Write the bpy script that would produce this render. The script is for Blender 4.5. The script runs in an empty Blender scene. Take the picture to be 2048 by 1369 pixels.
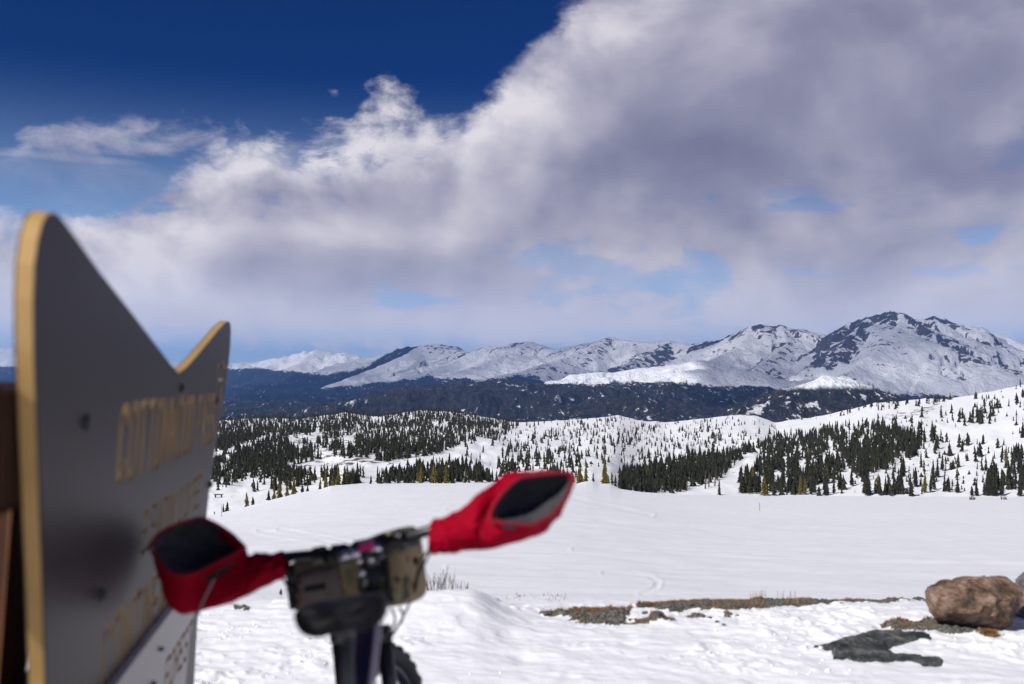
import bpy, bmesh, math, random
import numpy as np
from mathutils import Vector, Matrix
from mathutils.geometry import delaunay_2d_cdt

random.seed(7)
np.random.seed(7)
scene = bpy.context.scene
COL = scene.collection

# ------------------------------------------------------------------ camera
EYE = 1.42            # height of the lens above the ground at the bicycle
F = 1991.0            # focal length in pixels of the 2048 px wide photograph
HOR = 764.0           # row of the horizon
cam_d = bpy.data.cameras.new("camera")
cam = bpy.data.objects.new("camera", cam_d)
COL.objects.link(cam)
cam.location = (0, 0, EYE)
cam.rotation_euler = (math.radians(90), 0, 0)
cam_d.sensor_width = 36
cam_d.lens = 35
cam_d.shift_y = (HOR - 684.5) / 2048
cam_d.clip_start = 0.05
cam_d.clip_end = 120000
cam_d.dof.use_dof = True
cam_d.dof.focus_distance = 160
cam_d.dof.aperture_fstop = 2.9
scene.camera = cam

# ------------------------------------------------------------------ light
SUN_EL, SUN_AZ = math.radians(40), math.radians(230)   # azimuth clockwise from +Y
sun_d = bpy.data.lights.new("sun", 'SUN')
sun_d.energy = 4.6
sun_d.angle = math.radians(0.5)
sun_d.color = (1.0, 0.965, 0.92)
sun = bpy.data.objects.new("sun", sun_d)
COL.objects.link(sun)
sdir = Vector((math.sin(SUN_AZ) * math.cos(SUN_EL), math.cos(SUN_AZ) * math.cos(SUN_EL), math.sin(SUN_EL)))
sun.rotation_euler = sdir.to_track_quat('Z', 'Y').to_euler()
sun.location = (0, 0, 50)

vs = scene.view_settings
vs.view_transform = 'Standard'
vs.look = 'None'
vs.exposure = 0.0
vs.gamma = 1.0
vs.use_curve_mapping = False
try:
    scene.cycles.use_denoising = True
    scene.cycles.volume_bounces = 0
    scene.cycles.max_bounces = 8
except Exception:
    pass


class NT:
    """small helper for node trees"""
    def __init__(self, tree):
        self.t = tree
        tree.nodes.clear()

    def n(self, typ, **kw):
        nd = self.t.nodes.new(typ)
        for k, v in kw.items():
            setattr(nd, k, v)
        return nd

    def put(self, sock, v):
        if hasattr(v, 'is_output'):
            self.t.links.new(v, sock)
        elif v is not None:
            if isinstance(v, (tuple, list)) and len(v) == 3 and sock.type == 'RGBA':
                v = (*v, 1)
            sock.default_value = v

    def m(self, op, a, b=None, c=None, clamp=False):
        nd = self.n('ShaderNodeMath', operation=op, use_clamp=clamp)
        self.put(nd.inputs[0], a)
        if b is not None:
            self.put(nd.inputs[1], b)
        if c is not None:
            self.put(nd.inputs[2], c)
        return nd.outputs[0]

    def vm(self, op, a, b=None):
        nd = self.n('ShaderNodeVectorMath', operation=op)
        self.put(nd.inputs[0], a)
        if b is not None:
            self.put(nd.inputs[1], b)
        return nd.outputs[0]

    def noise(self, vec, scale, detail=4, rough=0.55, dist=0.0):
        nd = self.n('ShaderNodeTexNoise')
        self.put(nd.inputs['Vector'], vec)
        nd.inputs['Scale'].default_value = scale
        nd.inputs['Detail'].default_value = detail
        nd.inputs['Roughness'].default_value = rough
        nd.inputs['Distortion'].default_value = dist
        return nd.outputs[0]

    def sstep(self, v, lo, hi, a=0.0, b=1.0):
        nd = self.n('ShaderNodeMapRange', interpolation_type='SMOOTHSTEP')
        self.put(nd.inputs['Value'], v)
        self.put(nd.inputs['From Min'], lo)
        self.put(nd.inputs['From Max'], hi)
        self.put(nd.inputs['To Min'], a)
        self.put(nd.inputs['To Max'], b)
        return nd.outputs[0]

    def mix(self, f, a, b):
        nd = self.n('ShaderNodeMix', data_type='RGBA')
        self.put(nd.inputs[0], f)
        self.put(nd.inputs[6], a)
        self.put(nd.inputs[7], b)
        return nd.outputs[2]

    def ramp(self, v, stops, interp='LINEAR'):
        nd = self.n('ShaderNodeValToRGB')
        cr = nd.color_ramp
        cr.interpolation = interp
        while len(cr.elements) > 1:
            cr.elements.remove(cr.elements[-1])
        cr.elements[0].position = stops[0][0]
        cr.elements[0].color = (*stops[0][1], 1)
        for p, c in stops[1:]:
            e = cr.elements.new(p)
            e.color = (*c, 1)
        self.put(nd.inputs[0], v)
        return nd.outputs[0]

    def attr(self, name):
        nd = self.n('ShaderNodeAttribute', attribute_name=name)
        return nd.outputs['Fac']


# ------------------------------------------------------------------ sky
def az_el(x, y):
    return math.atan2(x - 1024, F), math.atan2(HOR - y, math.hypot(F, x - 1024))


world = bpy.data.worlds.new("World")
scene.world = world
world.use_nodes = True
w = NT(world.node_tree)
out = w.n('ShaderNodeOutputWorld')
sky = w.n('ShaderNodeTexSky', sky_type='NISHITA')
sky.sun_disc = False
sky.sun_elevation = SUN_EL
sky.sun_rotation = SUN_AZ
sky.altitude = 3700
sky.air_density = 1.0
sky.dust_density = 0.3
sky.ozone_density = 3.0
hsv = w.n('ShaderNodeHueSaturation')
hsv.inputs['Hue'].default_value = 0.525
hsv.inputs['Saturation'].default_value = 2.6
hsv.inputs['Value'].default_value = 0.57
w.t.links.new(sky.outputs[0], hsv.inputs['Color'])
bg1 = w.n('ShaderNodeBackground')
SKYC = hsv.outputs[0]
bg1.inputs[1].default_value = 0.07
tc = w.n('ShaderNodeTexCoord')
D3 = tc.outputs['Generated']
sep = w.n('ShaderNodeSeparateXYZ')
w.t.links.new(D3, sep.inputs[0])
A = w.m('ARCTAN2', sep.outputs[0], sep.outputs[1])
E = w.m('ARCSINE', sep.outputs[2])
# the paler blue low down, all round the horizon
w.put(bg1.inputs[0], w.mix(w.sstep(E, 0.0, 0.30, 0.85, 0.0), SKYC, (6.6, 10.4, 16.0)))
flat = w.vm('MULTIPLY', D3, (1.0, 1.0, 1.35))
nA = w.m('SUBTRACT', w.noise(flat, 6.0, 10, 0.58, 0.25), 0.5)
nB = w.m('SUBTRACT', w.noise(w.vm('ADD', flat, (3.1, 1.7, 0.4)), 4.2, 4, 0.5, 0.3), 0.5)
nS = w.m('SUBTRACT', w.noise(flat, 6.0, 3, 0.5, 0.25), 0.5)
nT = w.m('SUBTRACT', w.noise(w.vm('ADD', flat, (0.015, 0.015, -0.06)), 6.0, 3, 0.5, 0.25), 0.5)
nC = w.m('SUBTRACT', w.noise(w.vm('ADD', w.vm('MULTIPLY', D3, (1.0, 1.0, 2.0)), (7.1, 2.7, 5.4)), 13.0, 9, 0.62, 0.25), 0.5)
nOff = w.m('SUBTRACT', w.noise(w.vm('ADD', flat, (0.012, 0.012, -0.045)), 6.0, 10, 0.58, 0.25), 0.5)
edge = [(-900, 470), (-300, 440), (0, 418), (200, 416), (330, 395), (400, 335), (470, 292), (600, 292), (700, 284), (735, 228),
        (815, 206), (870, 238), (920, 238), (965, 188), (1000, 138), (1050, 112), (1085, 55),
        (1150, 0), (1260, -110), (1420, -230), (1750, -380), (2300, -460)]
stops = [(0.0, (0.16, 0.16, 0.16))]
for x, y in edge:
    a, e = az_el(x, y)
    stops.append(((a + math.pi) / (2 * math.pi), (e / 1.2,) * 3))
stops += [(0.72, (0.44,) * 3), (0.85, (0.25,) * 3), (1.0, (0.16,) * 3)]
stops.sort()
rmp = w.ramp(w.m('MULTIPLY_ADD', A, 1 / (2 * math.pi), 0.5), stops)
Eb = w.m('MULTIPLY', rmp, 1.2)
dE = w.m('SUBTRACT', Eb, E)


def blob(x, y, rx, ry, wob=1.7, soft=0.35):
    a, e = az_el(x, y)
    k = w.m('DIVIDE', w.m('SUBTRACT', A, a), rx / F)
    j = w.m('DIVIDE', w.m('SUBTRACT', E, e), ry / F)
    r = w.m('SQRT', w.m('ADD', w.m('MULTIPLY', k, k), w.m('MULTIPLY', j, j)))
    if wob:
        r = w.m('ADD', r, w.m('MULTIPLY', w.m('ADD', nC, w.m('MULTIPLY', nA, 0.8)), wob * 3))
    return w.sstep(r, soft, 1.35, 1.0, 0.0)


dd = w.m('ADD', dE, w.m('ADD', w.m('MULTIPLY', nA, 0.095), w.m('MULTIPLY', nC, 0.11)))
mask = w.sstep(dd, -0.010, 0.026)
wisp = w.m('MAXIMUM', w.m('MULTIPLY', blob(310, 290, 150, 32, 2.2, -0.6), 0.7), w.m('MULTIPLY', blob(190, 320, 130, 9, 1.4, -0.4), 0.5))
wisp = w.m('MAXIMUM', wisp, w.m('MULTIPLY', blob(225, 270, 45, 16, 2.0, -0.5), 0.6))
wisp = w.m('MAXIMUM', wisp, w.m('MULTIPLY', blob(480, 318, 130, 42, 2.0, -0.3), 0.85))
wisp = w.m('MAXIMUM', wisp, w.m('MULTIPLY', blob(668, 184, 26, 14, 1.6), 0.3))
wisp = w.m('MAXIMUM', wisp, w.m('MULTIPLY', blob(250, 370, 160, 50, 1.2), 0.22))
mask = w.m('MAXIMUM', mask, wisp)
for hx, hy, rx, ry, k in ((1445, 396, 55, 15, 0.9), (1540, 390, 60, 9, 0.35), (1630, 412, 80, 8, 0.5), (1955, 472, 55, 20, 0.65),
                          (1240, 545, 130, 55, 0.45), (1395, 560, 70, 46, 0.35), (2040, 285, 40, 24, 0.3), (650, 312, 70, 16, 0.7),
                          (840, 597, 90, 16, 0.6), (1900, 540, 140, 8, 0.35), (180, 400, 190, 22, 0.6)):
    mask = w.m('MULTIPLY', mask, w.m('SUBTRACT', 1.0, w.m('MULTIPLY', blob(hx, hy, rx, ry, 3.0, -0.2), k)))
# the lowest few degrees: thin veil with small puffs
low = w.sstep(E, 0.026, 0.062, 0.0, 1.0)
puff = w.sstep(w.m('ADD', nC, w.m('MULTIPLY', nA, 0.5)), -0.06, 0.10, 0.30, 0.95)
veil = w.m('ADD', w.m('MULTIPLY', low, 1.0), w.m('MULTIPLY', w.m('SUBTRACT', 1.0, low), puff))
mask = w.m('MULTIPLY', mask, veil, clamp=True)
# light on the cloud
edgy = w.sstep(dE, 0.0, 0.12, 1.0, 0.18)
lit = w.m('MULTIPLY', w.m('MULTIPLY', w.m('SUBTRACT', nA, nOff), 2.3), edgy)
lit = w.m('ADD', lit, w.m('MULTIPLY', w.m('SUBTRACT', nS, nT), 0.75))
lit = w.m('ADD', lit, w.m('MULTIPLY', nB, 0.26))
lit = w.m('ADD', lit, w.m('MULTIPLY', nC, 0.10))
rim = w.sstep(dE, 0.0, 0.16, 0.22, 0.0)
lit = w.m('ADD', lit, w.m('ADD', rim, 0.66))
for hx, hy, rx, ry, k in ((1650, 230, 640, 260, 0.30), (1700, 20, 480, 60, 0.10), (700, 550, 320, 70, 0.22), (1250, 460, 300, 70, 0.12),
                          (1400, 330, 260, 60, 0.14), (250, 640, 300, 50, 0.05)):
    lit = w.m('SUBTRACT', lit, w.m('MULTIPLY', blob(hx, hy, rx, ry, 0.12), k))
lit = w.m('ADD', lit, w.sstep(E, 0.02, 0.16, 0.16, 0.0))
ccol = w.ramp(lit, [(0.0, (0.185, 0.185, 0.275)), (0.35, (0.285, 0.280, 0.385)), (0.65, (0.475, 0.455, 0.545)), (1.0, (0.80, 0.76, 0.80))])
ccol = w.mix(w.sstep(E, 0.01, 0.14, 0.95, 0.0), ccol, (0.76, 0.79, 0.98))
bg2 = w.n('ShaderNodeBackground')
w.t.links.new(ccol, bg2.inputs[0])
bg2.inputs[1].default_value = 1.0
mx = w.n('ShaderNodeMixShader')
w.t.links.new(mask, mx.inputs[0])
w.t.links.new(bg1.outputs[0], mx.inputs[1])
w.t.links.new(bg2.outputs[0], mx.inputs[2])
w.t.links.new(mx.outputs[0], out.inputs[0])


# ------------------------------------------------------------------ helpers
def P(x, y, d):
    """the point seen at pixel (x, y) of the photograph at depth d metres"""
    return Vector(((x - 1024) / F * d, d, EYE + (HOR - y) / F * d))


def _hash(ix, iy, seed):
    h = (ix.astype(np.int64) * 374761393 + iy.astype(np.int64) * 668265263 + seed * 982451653) & 0xffffffff
    h = ((h ^ (h >> 13)) * 1274126177) & 0xffffffff
    h = (h ^ (h >> 16)) & 0xffffffff
    return h.astype(np.float64) / 4294967295.0


def vnoise(x, y, seed=0):
    x = np.asarray(x, float)
    y = np.asarray(y, float)
    x, y = np.broadcast_arrays(x, y)
    ix, iy = np.floor(x), np.floor(y)
    fx, fy = x - ix, y - iy
    ux, uy = fx * fx * fx * (fx * (fx * 6 - 15) + 10), fy * fy * fy * (fy * (fy * 6 - 15) + 10)
    a, b = _hash(ix, iy, seed), _hash(ix + 1, iy, seed)
    c, d = _hash(ix, iy + 1, seed), _hash(ix + 1, iy + 1, seed)
    return (a * (1 - ux) + b * ux) * (1 - uy) + (c * (1 - ux) + d * ux) * uy - 0.5


def fbm(x, y, octv=4, seed=0, rough=0.5):
    s, a = 0, 1.0
    for k in range(octv):
        s = s + a * vnoise(x * 2 ** k + 17.3 * k, y * 2 ** k - 9.1 * k, seed + k)
        a *= rough
    return s


def ridged(x, y, octv=4, seed=0):
    s, a = 0, 1.0
    for k in range(octv):
        s = s + a * (0.5 - 2 * np.abs(vnoise(x * 2 ** k + 5.3 * k, y * 2 ** k + 3.7 * k, seed + k)))
        a *= 0.5
    return s


def sst(v, lo, hi):
    t = np.clip((v - lo) / (hi - lo), 0, 1)
    return t * t * (3 - 2 * t)


def mat(name, color=(0.5, 0.5, 0.5), rough=0.6, var=0.0, vscale=8.0, bump=0.0, bscale=60.0, metal=0.0, spec=0.5, color2=None, coat=0.0, sheen=0.0):
    m = bpy.data.materials.new(name)
    m.use_nodes = True
    t = NT(m.node_tree)
    o = t.n('ShaderNodeOutputMaterial')
    b = t.n('ShaderNodeBsdfPrincipled')
    t.t.links.new(b.outputs[0], o.inputs[0])
    b.inputs['Roughness'].default_value = rough
    b.inputs['Metallic'].default_value = metal
    b.inputs['Specular IOR Level'].default_value = spec
    b.inputs['Coat Weight'].default_value = coat
    b.inputs['Sheen Weight'].default_value = sheen
    co = t.n('ShaderNodeTexCoord').outputs['Object']
    if var > 0 or color2:
        c2 = color2 or tuple(max(0, c * (1 - var)) for c in color)
        f = t.sstep(t.noise(co, vscale, 5, 0.6), 0.36, 0.64)
        t.put(b.inputs['Base Color'], t.mix(f, color, c2))
    else:
        t.put(b.inputs['Base Color'], color)
    if bump > 0:
        bn = t.n('ShaderNodeBump')
        bn.inputs['Strength'].default_value = bump
        bn.inputs['Distance'].default_value = 0.01
        t.put(bn.inputs['Height'], t.noise(co, bscale, 4, 0.6))
        t.t.links.new(bn.outputs[0], b.inputs['Normal'])
    return m, t, b


def M(*a, **k):
    return mat(*a, **k)[0]


def tag(o, label=None, cat=None, group=None, kind=None):
    if label:
        o['label'] = label
    if cat:
        o['category'] = cat
    if group:
        o['group'] = group
    if kind:
        o['kind'] = kind
    return o


def thing(name, loc, label, cat, group=None):
    o = bpy.data.objects.new(name, None)
    o.empty_display_size = 0.1
    COL.objects.link(o)
    o.location = loc
    return tag(o, label, cat, group)


def link_mesh(name, verts, faces, mats, parent=None, smooth=True, mi=None):
    """one mesh object; verts in world space, put into the parent's frame"""
    me = bpy.data.meshes.new(name)
    loc = Vector((0, 0, 0))
    p = parent
    while p is not None:
        loc = loc + p.location
        p = p.parent
    verts = np.asarray([tuple(v) for v in verts], float).reshape(-1, 3)
    if parent is not None:
        verts = verts - np.array(loc)
    me.from_pydata(verts.tolist(), [], [tuple(int(i) for i in f) for f in faces])
    for m_ in (mats if isinstance(mats, (list, tuple)) else [mats]):
        me.materials.append(m_)
    if mi is not None:
        me.polygons.foreach_set('material_index', np.asarray(mi, np.int32))
    if smooth:
        me.polygons.foreach_set('use_smooth', np.ones(len(me.polygons), bool))
    me.update()
    o = bpy.data.objects.new(name, me)
    COL.objects.link(o)
    if parent is not None:
        o.parent = parent
    return o


def grid_mesh(name, X, Y, Z, mats, smooth=True, mi=None, keep=None, parent=None):
    nr, nc = X.shape
    v = np.stack([X, Y, Z], -1).reshape(-1, 3)
    r, c = np.meshgrid(np.arange(nr - 1), np.arange(nc - 1), indexing='ij')
    i = (r * nc + c).ravel()
    f = np.stack([i, i + 1, i + nc + 1, i + nc], -1)
    if keep is not None:
        f = f[keep.ravel()]
        used = np.unique(f)
        rm = -np.ones(len(v), np.int64)
        rm[used] = np.arange(len(used))
        v, f = v[used], rm[f]
    me = bpy.data.meshes.new(name)
    me.vertices.add(len(v))
    me.vertices.foreach_set('co', v.astype(np.float32).ravel())
    me.loops.add(len(f) * 4)
    me.loops.foreach_set('vertex_index', f.astype(np.int32).ravel())
    me.polygons.add(len(f))
    me.polygons.foreach_set('loop_start', np.arange(0, len(f) * 4, 4, dtype=np.int32))
    me.polygons.foreach_set('loop_total', np.full(len(f), 4, np.int32))
    for m_ in (mats if isinstance(mats, (list, tuple)) else [mats]):
        me.materials.append(m_)
    me.update(calc_edges=True)
    me.validate()
    me.polygons.foreach_set('use_smooth', np.full(len(me.polygons), smooth, bool))
    o = bpy.data.objects.new(name, me)
    COL.objects.link(o)
    if parent is not None:
        o.parent = parent
    return o


def add_attr(o, name, vals):
    a = o.data.attributes.new(name, 'FLOAT', 'POINT')
    a.data.foreach_set('value', np.asarray(vals, np.float32).ravel())


class MB:
    """collects shapes (world space) into one mesh"""
    def __init__(self):
        self.v, self.f, self.mi = [], [], []

    def add(self, v, f, m=0):
        b = len(self.v)
        self.v += [tuple(p) for p in v]
        self.f += [tuple(b + i for i in q) for q in f]
        self.mi += [m] * len(f)

    def tube(self, pts, r, n=10, m=0, cap=True):
        pts = [Vector(p) for p in pts]
        rs = r if isinstance(r, (list, tuple)) else [r] * len(pts)
        rings, up = [], None
        for i, p in enumerate(pts):
            tdir = (pts[min(i + 1, len(pts) - 1)] - pts[max(i - 1, 0)]).normalized()
            if up is None:
                up = tdir.orthogonal().normalized()
            up = (up - tdir * up.dot(tdir)).normalized()
            bi = tdir.cross(up)
            rings.append([p + (up * math.cos(2 * math.pi * k / n) + bi * math.sin(2 * math.pi * k / n)) * rs[i] for k in range(n)])
        self.loft(rings, m, cap, cap)

    def loft(self, rings, m=0, cap0=False, cap1=False):
        n = len(rings[0])
        v = [p for r in rings for p in r]
        f = []
        for i in range(len(rings) - 1):
            for k in range(n):
                f.append((i * n + k, i * n + (k + 1) % n, (i + 1) * n + (k + 1) % n, (i + 1) * n + k))
        if cap0:
            f.append(tuple(range(n))[::-1])
        if cap1:
            f.append(tuple((len(rings) - 1) * n + k for k in range(n)))
        self.add(v, f, m)

    def box(self, c, ax, ay, az, bev=0.0, m=0, seg=1):
        """box from half-axis vectors with bevelled edges"""
        bm = bmesh.new()
        bmesh.ops.create_cube(bm, size=2.0)
        c, ax, ay, az = Vector(c), Vector(ax), Vector(ay), Vector(az)
        for q in bm.verts:
            q.co = c + ax * q.co.x + ay * q.co.y + az * q.co.z
        if bev > 0:
            bmesh.ops.bevel(bm, geom=list(bm.edges), offset=bev, segments=seg, affect='EDGES', profile=0.5)
        bm.verts.index_update()
        self.add([q.co.copy() for q in bm.verts], [[q.index for q in f.verts] for f in bm.faces], m)
        bm.free()

    def build(self, name, mats, parent=None, smooth=False):
        o = link_mesh(name, self.v, self.f, mats, parent, smooth, self.mi)
        bm = bmesh.new()
        bm.from_mesh(o.data)
        bmesh.ops.recalc_face_normals(bm, faces=bm.faces)
        bm.to_mesh(o.data)
        bm.free()
        return o


def auto_smooth(o, angle=40):
    bm = bmesh.new()
    bm.from_mesh(o.data)
    for e in bm.edges:
        if len(e.link_faces) == 2 and e.calc_face_angle(0) > math.radians(angle):
            e.smooth = False
    for f in bm.faces:
        f.smooth = True
    bm.to_mesh(o.data)
    bm.free()
    return o


def subsurf(o, lv=1):
    md = o.modifiers.new("subdivision", 'SUBSURF')
    md.levels = lv
    md.render_levels = lv
    return o


def poly_dist(px, py, poly):
    """signed distance to a polygon, positive inside (numpy)"""
    px, py = np.asarray(px, float), np.asarray(py, float)
    inside = np.zeros(px.shape, bool)
    dm = np.full(px.shape, 1e9)
    n = len(poly)
    for i in range(n):
        x0, y0 = poly[i]
        x1, y1 = poly[(i + 1) % n]
        c = (y0 > py) != (y1 > py)
        with np.errstate(divide='ignore', invalid='ignore'):
            xi = (x1 - x0) * (py - y0) / ((y1 - y0) if y1 != y0 else 1e-9) + x0
        inside ^= c & (px < xi)
        L = (x1 - x0) ** 2 + (y1 - y0) ** 2 + 1e-12
        s = np.clip(((px - x0) * (x1 - x0) + (py - y0) * (y1 - y0)) / L, 0, 1)
        dm = np.minimum(dm, np.hypot(px - x0 - s * (x1 - x0), py - y0 - s * (y1 - y0)))
    return np.where(inside, dm, -dm)


def line_dist(px, py, pts):
    dm = np.full(np.shape(px), 1e9)
    for (x0, y0), (x1, y1) in zip(pts[:-1], pts[1:]):
        L = (x1 - x0) ** 2 + (y1 - y0) ** 2 + 1e-12
        s = np.clip(((px - x0) * (x1 - x0) + (py - y0) * (y1 - y0)) / L, 0, 1)
        dm = np.minimum(dm, np.hypot(px - x0 - s * (x1 - x0), py - y0 - s * (y1 - y0)))
    return dm


def itp(tab, x):
    return np.interp(x, [p[0] for p in tab], [p[1] for p in tab])


# ------------------------------------------------------------------ far terrain
RIDGES = [  # (points (column, row, km), side slope, rockiness, roughness)
    ([(1640, 686, 10.5), (1662, 668, 10.3), (1700, 646, 10.0), (1740, 632, 9.9), (1762, 628, 9.85), (1778, 620, 9.8), (1808, 627, 9.75), (1843, 650, 9.5), (1868, 667, 9.3), (1892, 690, 9.0)], .66, .95),
    ([(1835, 664, 10.5), (1846, 652, 10.5), (1856, 641, 10.5), (1866, 632, 10.5), (1877, 642, 10.5), (1888, 638, 10.5), (1908, 657, 10.4), (1943, 687, 10.2), (1990, 691, 10.0), (2048, 703, 9.6), (2300, 706, 9.2)], .62, .9),
    ([(1800, 627, 9.75), (1796, 662, 9.35), (1752, 702, 8.8), (1702, 740, 8.2), (1640, 775, 7.5)], .5, .35),
    ([(1740, 632, 9.9), (1700, 672, 9.5), (1668, 705, 9.1)], .62, .75),
    ([(1700, 646, 10.0), (1660, 685, 9.6)], .6, .8),
    ([(1868, 667, 9.3), (1885, 705, 8.9), (1900, 745, 8.3)], .5, .5),
    ([(1908, 657, 10.4), (1962, 715, 9.2), (2045, 752, 8.3), (2150, 770, 7.9)], .5, .7),
    ([(1960, 690, 10.0), (2040, 715, 9.2), (2140, 735, 8.7)], .5, .8),
    ([(1380, 690, 11.5), (1430, 682, 11.3), (1480, 667, 11.0), (1500, 655, 10.8), (1522, 649, 10.7), (1545, 654, 10.7), (1560, 648, 10.7),
      (1590, 663, 10.6), (1612, 680, 10.5), (1640, 686, 10.5)], .55, .85),
    ([(1505, 653, 10.8), (1480, 692, 10.1), (1430, 718, 9.6), (1390, 740, 9.0)], .45, .35),
    ([(1560, 648, 10.7), (1575, 690, 10.0), (1530, 722, 9.4), (1500, 745, 8.9)], .5, .5),
    ([(1590, 663, 10.6), (1640, 720, 9.6), (1640, 750, 8.9)], .4, .3),
    ([(1100, 700, 13.5), (1150, 693, 13.0), (1180, 685, 12.8), (1220, 675, 12.5), (1260, 682, 12.2), (1290, 685, 12.0), (1340, 681, 11.8), (1360, 686, 11.6), (1380, 690, 11.5)], .5, .4),
    ([(1220, 675, 12.5), (1172, 700, 11.8), (1110, 722, 11.2), (1040, 745, 10.5), (985, 757, 10.0)], .42, .5),
    ([(1345, 681, 11.8), (1305, 705, 11.2), (1262, 727, 10.7), (1200, 745, 10.0)], .5, .75),
    ([(930, 706, 15.0), (980, 691, 14.5), (1000, 694, 14.4), (1035, 687, 14.0), (1060, 684, 14.0), (1076, 690, 13.9), (1100, 700, 13.5)], .45, .55),
    ([(1060, 684, 14.0), (1020, 706, 13.3), (960, 731, 12.6), (870, 757, 11.8), (790, 775, 11.1)], .38, .4),
    ([(980, 691, 14.5), (925, 716, 13.8), (860, 742, 13.0), (800, 760, 12.4)], .38, .35),
    ([(740, 722, 17.0), (775, 707, 16.5), (800, 703, 16.3), (850, 690, 16.0), (880, 689, 15.8), (900, 697, 15.6), (930, 706, 15.0)], .42, .6),
    ([(850, 690, 16.0), (800, 716, 15.0), (740, 742, 14.2), (640, 778, 13.0), (560, 800, 12.3)], .33, .3),
    ([(905, 697, 15.6), (880, 722, 14.8), (820, 747, 13.9), (760, 765, 13.2)], .36, .5),
    ([(480, 748, 22.5), (520, 741, 22.0), (560, 729, 21.5), (590, 716, 21.0), (635, 699, 20.5), (660, 711, 20.3), (690, 705, 20.0), (705, 711, 19.8), (725, 719, 19.5), (745, 715, 19.3), (790, 730, 19.0)], .4, .3),
    ([(635, 699, 20.5), (600, 727, 19.0), (540, 752, 17.8)], .32, .2),
    ([(690, 705, 20.0), (690, 735, 18.6), (640, 758, 17.4)], .35, .4),
    ([(-600, 715, 25.0), (-300, 722, 25.0), (-60, 702, 25.0), (-10, 713, 25.0), (15, 703, 25.0), (32, 708, 25.0), (60, 718, 25.0), (200, 727, 25.2), (340, 729, 25.2), (440, 727, 25.2), (515, 728, 25.2), (600, 734, 25.2)], .13, .05),
    ([(1860, 668, 14.0), (1905, 652, 14.0), (1930, 661, 14.0), (1955, 662, 14.0), (1980, 665, 14.0), (2000, 678, 14.0), (2045, 694, 14.0), (2300, 700, 14.0)], .5, .12),
    ([(1060, 784, 8.2), (1130, 770, 8.0), (1200, 756, 7.7), (1260, 741, 7.5), (1300, 735, 7.4), (1340, 731, 7.3), (1385, 722, 7.2), (1402, 721, 7.2), (1425, 729, 7.1), (1455, 746, 7.0), (1500, 772, 6.8), (1545, 802, 6.5)], .30, .3),
    ([(1340, 731, 7.3), (1330, 765, 6.6), (1280, 790, 6.0)], .25, .1),
    ([(560, 838, 4.9), (700, 827, 5.2), (770, 816, 5.4), (860, 795, 5.6), (960, 769, 5.8), (1000, 762, 6.0), (1060, 768, 6.1), (1130, 782, 6.0), (1200, 778, 5.8), (1258, 766, 5.6), (1290, 790, 5.3), (1340, 825, 5.0)], .17, .1),
    ([(1258, 766, 5.6), (1290, 805, 5.0), (1310, 840, 4.6)], .22, .2),
    ([(1470, 850, 3.6), (1520, 829, 3.6), (1560, 806, 3.6), (1600, 782, 3.6), (1640, 760, 3.6), (1662, 753, 3.6), (1685, 752, 3.6), (1720, 768, 3.6), (1765, 798, 3.6), (1850, 835, 3.6)], .42, .12),
]


def ridge_field(PX, DK):
    """height (m above the eye) of the far land and the rockiness there"""
    X = (PX - 1024) / F * DK * 1000
    Y = DK * 1000
    warp = 260 * fbm(X / 1500, Y / 1500, 3, 31), 260 * fbm(X / 1500, Y / 1500, 3, 77)
    H = -285 + 60 * fbm(X / 2500, Y / 2500, 4, 5) - 0.004 * np.maximum(0, 9000 - Y) + 0.0 * X
    R = np.zeros_like(H)
    Dm = np.full_like(H, 1e9)
    Sl = np.zeros_like(H)
    run = 0.0
    for pts, slope, rock in RIDGES:
        w3 = [((x - 1024) / F * k * 1000, k * 1000, (HOR - y) / F * k * 1000) for x, y, k in pts]
        for (x0, y0, z0), (x1, y1, z1) in zip(w3[:-1], w3[1:]):
            L = (x1 - x0) ** 2 + (y1 - y0) ** 2
            for_x, for_y = X, Y
            s = np.clip(((for_x - x0) * (x1 - x0) + (for_y - y0) * (y1 - y0)) / L, 0, 1)
            dist0 = np.hypot(X - x0 - s * (x1 - x0), Y - y0 - s * (y1 - y0))
            fade = sst(dist0, 0, 500)
            xw, yw = X + warp[0] * fade, Y + warp[1] * fade
            s = np.clip(((xw - x0) * (x1 - x0) + (yw - y0) * (y1 - y0)) / L, 0, 1)
            dist = np.hypot(xw - x0 - s * (x1 - x0), yw - y0 - s * (y1 - y0))
            prof = slope * dist - slope * 0.38 * np.maximum(0, dist - 700)     # concave foot
            h = z0 + s * (z1 - z0) - prof
            up = h > H
            H = np.where(up, h, H)
            R = np.where(up, rock, R)
            Dm = np.where(up, dist0, Dm)
            Sl = np.where(up, run + s * math.sqrt(L), Sl)
            run += math.sqrt(L)
        run += 777.0
    amp = 10 + 85 * sst(Dm, 30, 800)
    H = H + amp * ridged(X / 560 + 0.35 * fbm(X / 700, Y / 700, 3, 3), Y / 760, 5, 11) + (14 + 12 * sst(Dm, 20, 250)) * ridged(X / 150, Y / 190, 3, 9)
    # gullies and ribs running down from the crests
    dw = Dm + 120 * fbm(X / 400, Y / 400, 3, 13)
    sl_ = Sl + 0.18 * dw * np.sin(Sl / 900.0) + 60 * fbm(X / 260, Y / 260, 3, 19)
    rib = 0.62 * ridged(sl_ / 330, dw / 1500, 2, 21) + 0.38 * ridged(sl_ / 120, dw / 700, 2, 23)
    H = H + rib * (10 + 85 * sst(Dm, 10, 380)) * np.clip(DK / 8, 0.25, 1.2)
    return H, R + 0.30 * (R > .3) * np.clip(rib, -.8, .8), Dm


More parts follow.
